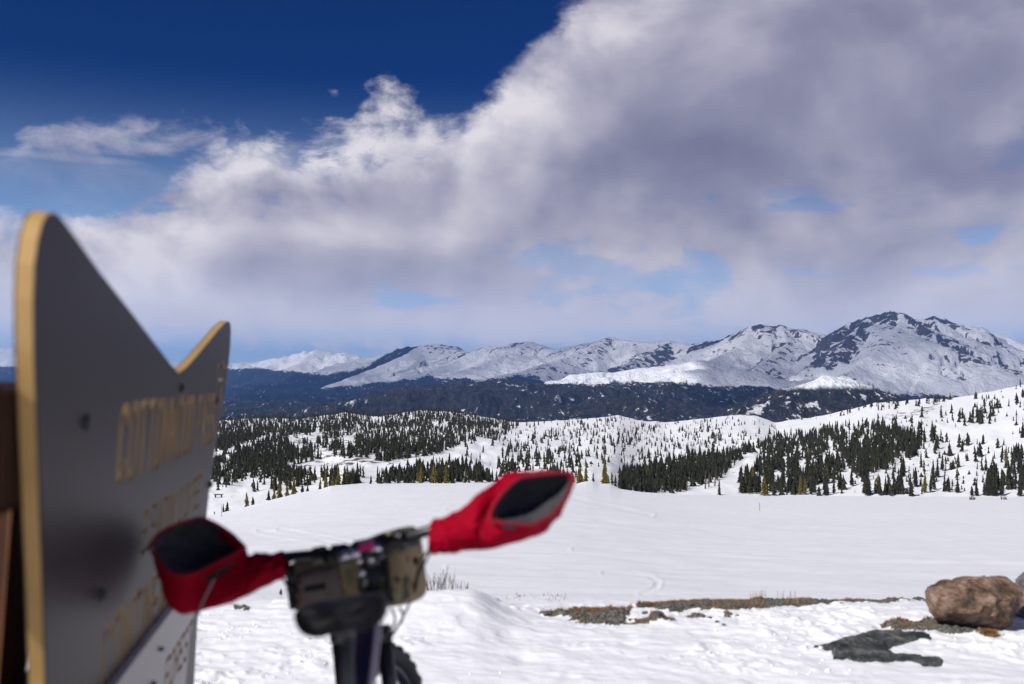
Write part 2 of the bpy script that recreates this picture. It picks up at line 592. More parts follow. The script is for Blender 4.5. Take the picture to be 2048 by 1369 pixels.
m_far, t, b = mat("far_land")
geo = t.n('ShaderNodeNewGeometry')
pos = geo.outputs['Position']
sp = t.n('ShaderNodeSeparateXYZ')
t.put(sp.inputs[0], pos)
nz = t.n('ShaderNodeSeparateXYZ')
t.put(nz.inputs[0], geo.outputs['Normal'])
alt = sp.outputs[2]
n_big = t.m('SUBTRACT', t.noise(pos, 0.0016, 5, 0.6), 0.5)
n_mid = t.m('SUBTRACT', t.noise(pos, 0.008, 5, 0.65), 0.5)
strk = t.m('SUBTRACT', t.noise(t.vm('MULTIPLY', pos, (1, 1, 0.35)), 0.012, 5, 0.66, 0.6), 0.5)
n_fine = t.m('SUBTRACT', t.noise(t.vm('MULTIPLY', pos, (1, 0.35, 0.35)), 0.045, 4, 0.65), 0.5)
rk = t.m('ADD', t.m('MULTIPLY', t.attr('rock'), 0.80), t.m('MULTIPLY', t.m('SUBTRACT', 0.88, nz.outputs[2]), 1.3))
rk = t.m('ADD', rk, t.m('ADD', t.m('MULTIPLY', strk, 1.9), t.m('MULTIPLY', n_mid, 0.9)))
rockf = t.sstep(rk, 0.51, 0.58)
tl = t.m('ADD', t.m('SUBTRACT', t.attr('treeline'), alt), t.m('MULTIPLY', t.attr('tnoise'), t.m('ADD', t.m('ADD', t.m('MULTIPLY', n_big, 220), t.m('MULTIPLY', n_mid, 170)), t.m('MULTIPLY', n_fine, 170))))
forest = t.sstep(tl, -6, 14)
gaps = t.sstep(t.m('ADD', t.m('ADD', n_fine, t.m('MULTIPLY', n_mid, 0.7)), t.m('MULTIPLY', n_big, 0.5)), t.m('MULTIPLY_ADD', t.attr('fleck'), -0.10, 0.20), t.m('MULTIPLY_ADD', t.attr('fleck'), -0.10, 0.28))
forest = t.m('MULTIPLY', forest, t.m('SUBTRACT', 1.0, t.m('MULTIPLY', gaps, 0.75)))
meadow = t.sstep(t.m('ADD', t.m('MULTIPLY', n_big, 1.0), t.m('MULTIPLY', n_mid, 0.9)), 0.31, 0.37)
forest = t.m('MULTIPLY', forest, t.m('SUBTRACT', 1.0, t.m('MULTIPLY', meadow, 0.85)))
snowc = t.mix(t.sstep(n_mid, -0.2, 0.2), (0.90, 0.91, 0.94), (0.82, 0.83, 0.87))
rockc = t.mix(t.sstep(strk, -0.2, 0.25), (0.050, 0.044, 0.046), (0.125, 0.11, 0.11))
forc = t.mix(t.sstep(n_fine, -0.15, 0.2), (0.014, 0.016, 0.016), (0.052, 0.044, 0.042))
colr = t.mix(forest, t.mix(rockf, snowc, rockc), forc)
t.put(b.inputs['Base Color'], colr)
b.inputs['Roughness'].default_value = 0.85
b.inputs['Specular IOR Level'].default_value = 0.1
bn = t.n('ShaderNodeBump')
bn.inputs['Strength'].default_value = 0.9
bn.inputs['Distance'].default_value = 45
t.put(bn.inputs['Height'], t.m('ADD', n_mid, t.m('ADD', t.m('MULTIPLY', strk, 0.6), t.m('MULTIPLY', n_fine, 0.3))))
t.t.links.new(bn.outputs[0], b.inputs['Normal'])

colx = np.concatenate([np.linspace(-1600, -140, 40), np.arange(-130, 2180, 4.0), np.linspace(2200, 3800, 40)])
dk = np.concatenate([np.geomspace(2.2, 6.9, 110), np.geomspace(6.95, 17, 210), np.geomspace(17.1, 27, 60)])
PXg, DKg = np.meshgrid(colx, dk)
Hf, Rf, Df = ridge_field(PXg, DKg)
far_x, far_y, far_z = (PXg - 1024) / F * DKg * 1000, DKg * 1000, Hf + EYE
Z2 = far_z.copy()
edge_drop = sst(DKg, 2.2, 3.1)
Z2 = Z2 * edge_drop + (-190) * (1 - edge_drop)
far = grid_mesh("mountain_range", far_x, far_y, Z2, m_far)
tag(far, "snowy mountain range with forested lower slopes and valley behind the near hills", None, None, 'structure')
rockv = Rf * (1 - 0.72 * sst(Df, 120, 600))
add_attr(far, 'rock', rockv)
TLINE = [(-600, 745), (0, 735), (440, 742), (560, 747), (600, 745), (636, 758), (656, 770), (700, 768), (770, 764), (800, 768), (835, 747), (868, 757), (930, 757), (965, 742), (1000, 748), (1050, 757), (1100, 776), (1180, 773), (1230, 764), (1262, 772), (1290, 778), (1345, 766), (1395, 762), (1440, 772), (1500, 778), (1560, 803), (1620, 792), (1700, 775), (1760, 786), (1900, 795), (2300, 800)]
TNEAR = [(-600, 690), (630, 700), (640, 778), (700, 770), (756, 765), (822, 759), (858, 747), (875, 758), (905, 759), (935, 750), (950, 764), (968, 765), (1000, 755), (1037, 746), (1070, 752), (1100, 770)] + TLINE[TLINE.index((1180, 773)):]
TFAR = [(-600, 742), (0, 733), (440, 738), (524, 736), (571, 743), (667, 748), (700, 742), (740, 728), (800, 690), (2300, 690)]
treel = (HOR - np.where(DKg > np.interp(PXg, [560, 640, 740, 800, 850, 900], [11.5, 13.1, 14.3, 15.1, 16.1, 17.2]), itp(TFAR, PXg), itp(TNEAR, PXg))) / F * DKg * 1000
treel = np.where((DKg < 6.4) & (DKg > 4.4) & (PXg > 1090), 5.0, treel)
treel = np.where((DKg < 4.4), -15.0, treel)
treel = np.where((DKg < 6.6) & (PXg < 1080), 60.0, treel)
add_attr(far, 'treeline', treel)
fleck = np.where(DKg < 4.4, 1.0, np.where(DKg < 6.5, np.where(PXg > 1180, 0.75, 0.40), 0.12))
add_attr(far, 'fleck', fleck)
add_attr(far, 'tnoise', np.interp(DKg, [4.4, 4.6, 8, 12], [0.16, 0.45, 0.5, 0.75]))

# ------------------------------------------------------------------ near hills
SKYL = [(-1500, 900), (0, 862), (300, 850), (440, 842), (520, 836), (600, 838), (690, 826), (760, 834), (840, 821), (900, 824), (960, 833), (1040, 846),
        (1130, 841), (1190, 836), (1235, 831), (1275, 841), (1330, 845), (1420, 837), (1480, 829), (1515, 833), (1550, 845), (1600, 838), (1650, 831),
        (1750, 806), (1800, 803), (1850, 797), (1895, 799), (1960, 787), (2048, 769), (2200, 735), (3600, 600)]
CREST = [(-3000, 1130), (0, 1085), (200, 1062), (350, 1042), (430, 1030), (480, 1018), (540, 1001), (600, 986), (640, 979), (662, 972), (700, 969), (860, 967), (1000, 968),
         (1150, 969), (1172, 963), (1185, 963), (1198, 968), (1220, 968), (1242, 979), (1285, 986), (1350, 990), (1500, 992), (1700, 993), (2048, 995), (3600, 1002)]
DCR = [(-3000, 60), (200, 70), (430, 85), (640, 120), (1200, 125), (1250, 150), (2048, 165), (3600, 170)]
DBA = [(-3000, 250), (430, 250), (640, 300), (1200, 320), (1300, 370), (2048, 350), (3600, 330)]
DSK = [(-3000, 1300), (430, 1350), (1000, 1450), (1480, 1250), (1560, 1150), (1750, 950), (2048, 780), (3600, 650)]


_sx = np.arange(-3000, 3700, 25.0)
CREST_S = list(zip(_sx, np.convolve(np.pad(itp(CREST, _sx), 14, 'edge'), np.hanning(31)[1:-1] / np.hanning(31)[1:-1].sum(), 'valid')))
DCR_S = list(zip(_sx, np.convolve(np.pad(itp(DCR, _sx), 8, 'edge'), np.hanning(19)[1:-1] / np.hanning(19)[1:-1].sum(), 'valid')))


def smooth_tab(tab, px):
    return itp(DCR_S if tab is DCR else tab, px)


def hill(px, tt):
    """column and parameter (0 foot, 1 skyline, >1 the far side) -> depth, height above eye"""
    yb = itp(CREST, px) + 12
    ys = itp(SKYL, px)
    ib, is_ = 1 / itp(DBA, px), 1 / itp(DSK, px)
    tc_ = np.minimum(tt, 1)
    d = 1 / (ib + (is_ - ib) * tc_)
    y = yb + (ys - yb) * tc_
    wn = np.sin(np.pi * np.clip(tc_, 0, 1)) ** 0.8
    X = (px - 1024) / F * d
    y = y + wn * (13 * fbm(px / 120 + tc_ * 1.5, tc_ * 5 + 3, 4, 41) + 4.5 * fbm(px / 30 + tc_ * 5, tc_ * 16, 4, 43))
    y = y + (1 - wn) * 1.6 * fbm(px / 18, tc_ * 3, 3, 47) * (tc_ > 0.5)
    z = (HOR - y) / F * d
    back = np.maximum(0, tt - 1)
    d = d + back * 900
    z = z - back * 900 * 0.32
    return d, z


hx = np.concatenate([np.linspace(-1500, -60, 50), np.arange(-50, 2110, 5.0), np.linspace(2125, 3600, 50)])
ht = np.concatenate([np.linspace(0, 1, 150), np.array([1.03, 1.08, 1.15, 1.3, 1.6, 2.0])])
HX, HT = np.meshgrid(hx, ht)
HD, HZ = hill(HX, HT)

m_snow, t, b = mat("packed_snow")
pos = t.n('ShaderNodeNewGeometry').outputs['Position']
nb = t.noise(pos, 1.3, 6, 0.62)
nf = t.noise(pos, 38.0, 3, 0.6)
stri = t.noise(t.vm('MULTIPLY', pos, (0.35, 2.4, 1.0)), 0.9, 5, 0.6, 0.3)
t.put(b.inputs['Base Color'], t.mix(t.sstep(nb, 0.3, 0.7), (0.92, 0.915, 0.925), (0.87, 0.87, 0.89)))
b.inputs['Roughness'].default_value = 0.55
b.inputs['Specular IOR Level'].default_value = 0.25
bn = t.n('ShaderNodeBump')
bn.inputs['Strength'].default_value = 0.42
bn.inputs['Distance'].default_value = 0.05
t.put(bn.inputs['Height'], t.m('ADD', t.m('MULTIPLY', nb, 0.8), t.m('ADD', t.m('MULTIPLY', stri, 1.3), t.m('MULTIPLY', nf, 0.10))))
t.t.links.new(bn.outputs[0], b.inputs['Normal'])

m_hill, t, b = mat("hill_snow")
gn = t.n('ShaderNodeNewGeometry')
pos = gn.outputs['Position']
n1 = t.noise(pos, 0.03, 5, 0.6)
n2 = t.noise(t.vm('MULTIPLY', pos, (1, 0.6, 1.6)), 0.16, 5, 0.7, 0.5)
rf = t.sstep(t.m('ADD', t.m('MULTIPLY', t.attr('rock'), 0.5), n2), 0.72, 0.80)
t.put(b.inputs['Base Color'], t.mix(rf, t.mix(t.sstep(n1, 0.3, 0.7), (0.91, 0.91, 0.92), (0.86, 0.865, 0.885)), (0.13, 0.105, 0.085)))
b.inputs['Roughness'].default_value = 0.7
b.inputs['Specular IOR Level'].default_value = 0.15
bn = t.n('ShaderNodeBump')
bn.inputs['Strength'].default_value = 0.5
bn.inputs['Distance'].default_value = 2.5
t.put(bn.inputs['Height'], t.m('ADD', n1, t.m('MULTIPLY', n2, 0.25)))
t.t.links.new(bn.outputs[0], b.inputs['Normal'])

hills = grid_mesh("near_hills", (HX - 1024) / F * HD, HD, HZ + EYE, m_hill)
tag(hills, "snow covered rolling hills with spruce forest beyond the snowfield", None, None, 'structure')
HPY = HOR - HZ / HD * F
rk = np.maximum(0, poly_dist(HX, HPY, [(560, 850), (1000, 860), (800, 935), (600, 945), (440, 930)])) / 25
rk = np.clip(rk, 0, 0.42)
rk = np.maximum(rk, np.clip(poly_dist(HX, HPY, [(1740, 845), (1780, 826), (1820, 822), (1880, 805), (1890, 815), (1820, 836)]) / 8 + 0.3, 0, 0.42))
rk = np.maximum(rk, np.clip(poly_dist(HX, HPY, [(1060, 870), (1180, 860), (1190, 910), (1100, 925)]) / 25, 0, 0.22))
add_attr(hills, 'rock', rk)

# ------------------------------------------------------------------ foreground snowfield
MOUND_D = 6.05


def ground_z(px, d, detail=True):
    """height above the world origin of the near ground at column px, depth d"""
    px, d = np.broadcast_arrays(np.asarray(px, float), np.asarray(d, float))
    X = (px - 1024) / F * d
    dc, yc = smooth_tab(DCR, px), itp(CREST, px)
    q = np.clip(np.log(np.maximum(d, 6.2) / 6.2) / np.log(dc / 6.2), 0, 1)
    y62 = HOR + EYE * F / 6.2
    y = itp(CREST_S, px) + (y62 - itp(CREST_S, px)) * (1 - q) ** 1.6 + (yc - itp(CREST_S, px)) * q ** 9
    z = np.where(d <= 6.2, 0.0, EYE + (HOR - y) / F * d)
    db = itp(DBA, px)
    zc = EYE + (HOR - yc) / F * dc
    zb = EYE + hill(px, np.zeros_like(px))[1]
    back = np.clip((d - dc) / (db - dc), 0, 1)
    z = np.where(d > dc, zc + (zb - zc) * back ** 0.9, z)
    # the drift with twigs and the bank it sits on
    mx_ = -0.30
    u = X - mx_
    wx = np.where(u < 0, 0.75, 0.24)
    z = z + 0.135 * np.exp(-np.abs(u / wx) ** 2.2) * np.exp(-((d - MOUND_D) / np.where(d < MOUND_D, 0.62, 0.5)) ** 2)
    z = z + 0.05 * np.exp(-((X + 1.5) / 0.9) ** 2 - ((d - 6.6) / 0.8) ** 2)
    if detail:
        near = np.clip((9 - d) / 3, 0, 1)
        z = z + 0.022 * fbm(X / 1.1, d / 0.9, 3, 51) * np.clip(d / 6, 0, 1.6)
        farf = np.clip((d - 7) / 6, 0, 1)
        z = z + farf * (0.0042 * d) * fbm(X / (0.35 * d + 1) * 1.0, d / (0.035 * d + 0.25), 3, 53) * np.clip((dc - d) / (0.3 * dc), 0.15, 1)
        # trampled, wind-crusted lumps close by
        l1 = fbm(X / 0.16, d / 0.16, 3, 57)
        patchy = sst(fbm(X / 0.9, d / 0.5, 3, 59), -0.02, 0.25)
        z = z + near * patchy * 0.045 * np.maximum(0, l1 - 0.10) + near * patchy * 0.020 * np.maximum(0, fbm(X / 0.05, d / 0.05, 2, 58) - 0.05)
        z = z - near * sst(fbm(X / 0.7, d / 0.7, 2, 61), 0.02, 0.25) * 0.035 * np.maximum(0, fbm(X / 0.22, d / 0.17, 2, 63) - 0.12)
        z = z + near * 0.010 * fbm(X / 0.11 + d * 1.5, d / 0.07, 2, 65)
        py = HOR + (EYE - z) / d * F
        # broken crust beside the boulder
        rough = np.clip(np.exp(-((px - 1690) / 170) ** 2 - ((py - 1228) / 22) ** 2) + np.exp(-((px - 1990) / 90) ** 2 - ((py - 1278) / 26) ** 2), 0, 1)
        z = z + rough * 0.05 * np.maximum(-0.05, fbm(X / 0.10, d / 0.08, 4, 67, .6))
        # ski tracks
        for line in ([(1210, 1147), (1262, 1147), (1298, 1153), (1316, 1164), (1312, 1176), (1285, 1188)],
                     [(520, 1062), (640, 1080), (760, 1110)], [(560, 1060), (700, 1085), (840, 1125)], [(900, 1020), (1100, 1040), (1500, 1060), (2048, 1065)], [(1150, 1100), (1600, 1122), (2048, 1130)],
                     [(900, 1135), (1300, 1138), (2048, 1112)], [(1100, 985), (1180, 1005), (1300, 1030)]):
            ld = line_dist(px, py * 1.6, [(a, b_ * 1.6) for a, b_ in line])
            z = z + 0.0006 * d * (np.exp(-((ld - 9) / 4) ** 2) - np.exp(-(ld / 6) ** 2)) * np.clip(0.7 + 0.7 * fbm(px / 90, py / 30, 2, 69), 0, 1)
    return z


fx = np.concatenate([[-30000, -14000, -8000, -5000, -3400, -2400], np.linspace(-1800, -200, 34), np.arange(-160, 2210, 2.6), np.linspace(2230, 3600, 30), [4200, 5200, 7000, 10000, 16000, 32000]])
fd = np.concatenate([np.linspace(0.6, 4.55, 36), np.linspace(4.6, 7.4, 230), np.geomspace(7.45, 60, 150), np.geomspace(61, 168, 60), np.geomspace(172, 372, 16)])
FX, FDg = np.meshgrid(fx, fd)
dbc = itp(DBA, FX)
FDg = np.where(FDg > 168, np.minimum(FDg, dbc + 2), FDg)
FZ = ground_z(FX, FDg)
FPY = HOR + (EYE - FZ) / FDg * F
BPY = HOR + (EYE - ground_z(FX, FDg, False)) / FDg * F

BARE = [
    [(1080, 1224), (1101, 1222), (1175, 1219), (1265, 1219), (1262, 1230), (1245, 1238), (1252, 1244), (1298, 1243), (1300, 1249), (1220, 1249), (1166, 1244), (1130, 1239), (1140, 1235), (1089, 1231)],
    [(1272, 1220), (1278, 1213), (1332, 1210), (1390, 1205), (1500, 1203), (1535, 1193), (1600, 1196), (1700, 1194), (1800, 1192), (1900, 1189), (1900, 1203), (1810, 1201), (1770, 1206), (1720, 1203), (1650, 1205), (1600, 1212), (1560, 1214), (1500, 1223), (1430, 1224), (1390, 1219), (1350, 1226), (1310, 1221)],
    [(1295, 1245), (1300, 1233), (1315, 1228), (1325, 1230), (1335, 1236), (1350, 1240), (1352, 1245), (1330, 1246)],
    [(1372, 1233), (1395, 1228), (1420, 1234), (1427, 1240), (1395, 1239)],
    [(1438, 1229), (1455, 1225), (1480, 1234), (1452, 1233)],
    [(1752, 1251), (1800, 1239), (1860, 1239), (1890, 1243), (1965, 1258), (1968, 1268), (1900, 1270), (1860, 1263), (1800, 1259)],
    [(470, 1210), (500, 1213), (498, 1217), (468, 1214)],
]
bare = np.full(FX.shape, -99.0)
for pl in BARE:
    bare = np.maximum(bare, poly_dist(FX, BPY, pl))
Xw = (FX - 1024) / F * FDg
bare_j = bare + 5.5 * fbm(Xw / 0.10, FDg / 0.06, 3, 71)
isb = (bare_j > 0) & (FDg < 7.4) & (FDg > 4.6)
FZ = FZ + np.where(bare_j > 0, 0.0, 0.0) + np.clip(bare_j, 0, 4) / 4 * np.where(isb, 0.010 + 0.022 * fbm(Xw / 0.06, FDg / 0.06, 3, 73), 0)
cellb = isb[:-1, :-1] & isb[1:, :-1] & isb[:-1, 1:] & isb[1:, 1:]
snow = grid_mesh("snowfield", Xw, FDg, FZ, m_snow, keep=~cellb)
tag(snow, "wide white snowfield crossed by faint ski tracks", None, None, 'structure')

m_dirt, t, b = mat("gravel_soil")
pos = t.n('ShaderNodeNewGeometry').outputs['Position']
vo = t.n('ShaderNodeTexVoronoi')
vo.inputs['Scale'].default_value = 75
t.put(vo.inputs['Vector'], pos)
gcol = t.ramp(t.m('FRACT', t.m('MULTIPLY', vo.outputs['Color'], 3.1)), [(0.0, (0.055, 0.055, 0.05)), (0.5, (0.14, 0.14, 0.125)), (1.0, (0.27, 0.26, 0.23))])
gm = t.sstep(t.noise(pos, 9.0, 4, 0.6), 0.52, 0.62)
t.put(b.inputs['Base Color'], t.mix(t.m('MULTIPLY', gm, 0.6), gcol, (0.13, 0.07, 0.03)))
b.inputs['Roughness'].default_value = 0.9
bn = t.n('ShaderNodeBump')
bn.inputs['Distance'].default_value = 0.01
t.put(bn.inputs['Height'], vo.outputs['Distance'])
t.t.links.new(bn.outputs[0], b.inputs['Normal'])
soil = grid_mesh("bare_ground", Xw, FDg, FZ, m_dirt, keep=cellb)
tag(soil, "strip of bare gravel and brown turf showing through the snow", None, None, 'structure')
# ground behind the camera
gx, gy = np.meshgrid(np.linspace(-18, 18, 30), np.linspace(-25, 0.6, 24))
back = grid_mesh("snow_ground", gx, gy, 0.02 * fbm(gx / 2, gy / 2, 2, 4) * np.clip((0.6 - gy) / 2, 0, 1), m_snow)
tag(back, "trodden snow around the sign", None, None, 'structure')


# ------------------------------------------------------------------ trees
def tree_mat(name, dark, light):
    m, t, b = mat(name)
    pos = t.n('ShaderNodeNewGeometry').outputs['Position']
    oi = t.n('ShaderNodeObjectInfo').outputs['Random']
    f = t.sstep(t.noise(pos, 1.1, 4, 0.7), 0.35, 0.65)
    f = t.m('ADD', t.m('MULTIPLY', f, 0.65), t.m('MULTIPLY', oi, 0.35))
    f = t.m('ADD', f, t.m('MULTIPLY', t.attr('tint'), 0.5))
    t.put(b.inputs['Base Color'], t.mix(f, dark, light))
    b.inputs['Roughness'].default_value = 0.8
    b.inputs['Specular IOR Level'].default_value = 0.15
    return m


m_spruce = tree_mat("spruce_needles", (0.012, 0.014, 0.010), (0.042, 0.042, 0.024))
m_olive = tree_mat("sunny_spruce_needles", (0.045, 0.045, 0.012), (0.155, 0.125, 0.030))  # lit copy of the needles, sunshine put into the olive colour
m_bark = M("bark", (0.06, 0.045, 0.035), 0.9, 0.5, 3.0)
m_dead = M("dead_wood", (0.16, 0.115, 0.09), 0.9, 0.4, 2.0)


def crown_geo(rng, tiers, seg, wid, lean=0.0, ragged=0.35):
    """unit-height spruce crown: drooping ragged boughs, tier upon tier"""
    v, f = [], []
    for k in range(tiers):
        q = k / (tiers - 1)
        z1 = 0.10 + 0.86 * q ** 0.92
        r = wid * (1 - q) ** 0.85 * rng.uniform(0.78, 1.18) + 0.010
        h = (1.55 / tiers) * rng.uniform(0.9, 1.35) + 0.015
        top = len(v)
        ox, oy = lean * z1 + rng.uniform(-.012, .012), rng.uniform(-.012, .012)
        v.append((ox, oy, min(1.0, z1 + h)))
        ph = rng.uniform(0, 6.28)
        ring = []
        for s in range(seg):
            a = ph + 2 * math.pi * (s + rng.uniform(-.25, .25)) / seg
            rr = r * (1.0 if s % 2 == 0 else 0.52) * rng.uniform(1 - ragged, 1 + ragged * 0.6)
            ring.append(len(v))
            v.append((ox + rr * math.cos(a), oy + rr * math.sin(a), z1 - rr * 0.28 + rng.uniform(-.012, .012)))
        for s in range(seg):
            f.append((top, ring[s], ring[(s + 1) % seg]))
    return v, f


def trunk_geo(wid=0.014, n=5):
    v, f = [], []
    for z, r in ((-0.04, wid * 1.3), (0.15, wid), (0.9, wid * 0.25)):
        v += [(r * math.cos(6.283 * k / n), r * math.sin(6.283 * k / n), z) for k in range(n)]
    for i in range(2):
        f += [(i * n + k, i * n + (k + 1) % n, (i + 1) * n + (k + 1) % n, (i + 1) * n + k) for k in range(n)]
    return v, f


def raw_mesh(name, v, f, m):
    me = bpy.data.meshes.new(name)
    me.from_pydata(v, [], f)
    me.materials.append(m)
    return me


rng = random.Random(5)
VAR = []
for k in range(12):
    wd = rng.uniform(0.10, 0.23)
    VAR.append(crown_geo(rng, rng.choice((11, 13, 15)), 14, wd, rng.uniform(-.02, .02)))
crown_dark = [raw_mesh("crown", v, f, m_spruce) for v, f in VAR]
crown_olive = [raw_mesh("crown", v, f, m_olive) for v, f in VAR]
BUSHV = [crown_geo(rng, 6, 14, rng.uniform(0.34, 0.5), 0, 0.5) for k in range(4)]
crown_bush = [raw_mesh("crown", v, f, m_spruce) for v, f in BUSHV]
tv, tf = trunk_geo()
trunk_me = raw_mesh("trunk", tv, tf, m_bark)
LOW = [crown_geo(rng, 5, 8, rng.uniform(0.12, 0.24), rng.uniform(-.05, .05), 0.5) for k in range(8)]
LOWB = [crown_geo(rng, 3, 8, rng.uniform(0.36, 0.5), 0, 0.4) for k in range(3)]


def hill_at(px, py):
    """the point of the near hills whose base shows at pixel (px, py)"""
    tt = np.linspace(0, 1, 160)
    d, z = hill(np.full(160, float(px)), tt)
    yy = HOR - z / d * F
    yy = np.minimum.accumulate(yy)
    i = np.interp(-py, -yy, np.arange(160))
    d_, z_ = np.interp(i, np.arange(160), d), np.interp(i, np.arange(160), z)
    return (px - 1024) / F * d_, d_, z_ + EYE


def inside(px, py, poly):
    return float(poly_dist(px, py, poly)) > 0


# (polygon of tree feet in the photograph, trees per 1000 px2, noise cut, mean height m, label, group)
ZONES = [
    ("left_top", [(430, 836), (520, 834), (600, 836), (690, 824), (760, 832), (840, 819), (900, 822), (960, 831), (1045, 845), (1030, 862), (900, 852), (760, 858), (600, 868), (430, 900)], 32, -.6, 6.8),
    ("left_mid", [(430, 880), (600, 862), (760, 852), (900, 846), (1030, 855), (1000, 880), (900, 905), (780, 925), (660, 915), (560, 938), (430, 935)], 19, -.40, 5.6),
    ("left_low", [(430, 915), (545, 915), (600, 945), (640, 958), (430, 962)], 15, -.3, 5.0),
    ("left_foot", [(430, 958), (640, 956), (660, 975), (560, 985), (430, 985)], 6, .02, 6.0),
    ("band", [(640, 950), (760, 955), (850, 940), (905, 925), (960, 945), (1000, 966), (860, 967), (700, 970), (655, 975)], 16, -.2, 5.6),
    ("band2", [(1000, 950), (1060, 955), (1150, 940), (1240, 935), (1240, 975), (1100, 968), (1000, 968)], 6, .02, 6.0),
    ("centre_top", [(1045, 850), (1130, 842), (1190, 838), (1225, 833), (1290, 846), (1400, 840), (1450, 838), (1400, 862), (1200, 870), (1060, 880)], 12, -.08, 6.5),
    ("centre", [(1000, 880), (1180, 865), (1400, 855), (1500, 835), (1560, 860), (1480, 905), (1300, 925), (1200, 930), (1000, 950), (920, 920)], 8.5, .0, 6.0),
    ("centre_scatter", [(920, 900), (1050, 860), (1500, 832), (1560, 860), (1480, 910), (1240, 935), (1010, 950)], 3.4, -.9, 4.5),
    ("forest", [(1238, 990), (1238, 952), (1330, 928), (1440, 912), (1500, 900), (1470, 935), (1440, 960), (1380, 978), (1350, 988), (1300, 988)], 19, -.8, 7.5),
    ("forest2", [(1480, 908), (1545, 880), (1610, 872), (1700, 850), (1790, 860), (1850, 885), (1830, 915), (1760, 945), (1690, 965), (1600, 975), (1540, 990), (1420, 992), (1480, 965), (1515, 935)], 17, -.32, 8.0),
    ("forest_up", [(1500, 900), (1560, 872), (1640, 862), (1700, 845), (1730, 842), (1650, 885), (1560, 895)], 7, -.05, 7.0),
    ("ridge_right", [(1560, 845), (1640, 831), (1700, 818), (1750, 806), (1850, 798), (1935, 797), (1860, 812), (1750, 828), (1640, 848)], 15, -.12, 7.0),
    ("slope_right", [(1700, 850), (1860, 830), (1960, 800), (2100, 765), (2100, 990), (1560, 990), (1700, 950), (1840, 900)], 5.0, .06, 8.6),
    ("slope_scatter", [(1600, 850), (1900, 810), (2100, 770), (2100, 990), (1650, 990), (1850, 900)], 1.3, -.9, 4.0),
    ("top_right", [(1920, 800), (2048, 770), (2120, 752), (2120, 800), (2040, 830), (1960, 850), (1890, 850)], 8, .0, 8.0),
    ("left_beyond", [(-700, 880), (0, 862), (300, 850), (428, 842), (428, 960), (0, 1010), (-700, 1040)], 9, -.25, 6.5),
    ("right_beyond", [(2060, 768), (2700, 700), (2700, 992), (2060, 992)], 4, .0, 7.5),
    ("foot_right", [(1540, 978), (2100, 965), (2100, 994), (1540, 993)], 8, -.06, 8.0),
]
CLEAR = [[(1445, 958), (1460, 936), (1500, 918), (1518, 914), (1506, 938), (1488, 958)],
         [(720, 948), (800, 935), (885, 905), (960, 875), (1005, 885), (990, 930), (905, 925), (850, 940)],
         [(585, 948), (650, 925), (720, 915), (770, 930), (700, 950)],
         [(1355, 988), (1380, 977), (1440, 967), (1500, 968), (1460, 990)],
         [(1950, 852), (2100, 838), (2100, 890), (1900, 888), (1880, 862)],
         [(430, 984), (470, 984), (540, 988), (480, 1012), (430, 1030)]]
trees = []     # (px, py, height m, zone, bush)
for zn, poly, dens, cut, hm in ZONES:
    xs, ys = [p[0] for p in poly], [p[1] for p in poly]
    x0, x1, y0, y1 = min(xs), max(xs), min(ys), max(ys)
    n = int((x1 - x0) * (y1 - y0) / 1000 * dens * 1.3 * (3.6 if 'left' in zn or 'band' in zn else 2.4 if 'forest' in zn else 1.7 if 'scatter' not in zn else 2.2))
    cx, cy = np.random.uniform(x0, x1, n), np.random.uniform(y0, y1, n)
    ok = poly_dist(cx, cy, poly) > 0
    nz_ = fbm(cx / 75, (cy + 0.38 * cx) / 15, 3, 91) * 1.15
    ok &= nz_ + 0.9 * vnoise(cx / 11, cy / 6, 95) > cut
    for cpoly in CLEAR:
        ok &= ~((poly_dist(cx, cy, cpoly) > 0) & (np.random.rand(n) > 0.05))
    for px, py, q in zip(cx[ok], cy[ok], nz_[ok]):
        h = hm * random.choice((random.uniform(0.3, 0.7), random.uniform(0.6, 0.95), random.uniform(0.75, 1.05)))
        trees.append((px, py, h, zn, random.random() < (0.35 if 'scatter' in zn else 0.08)))

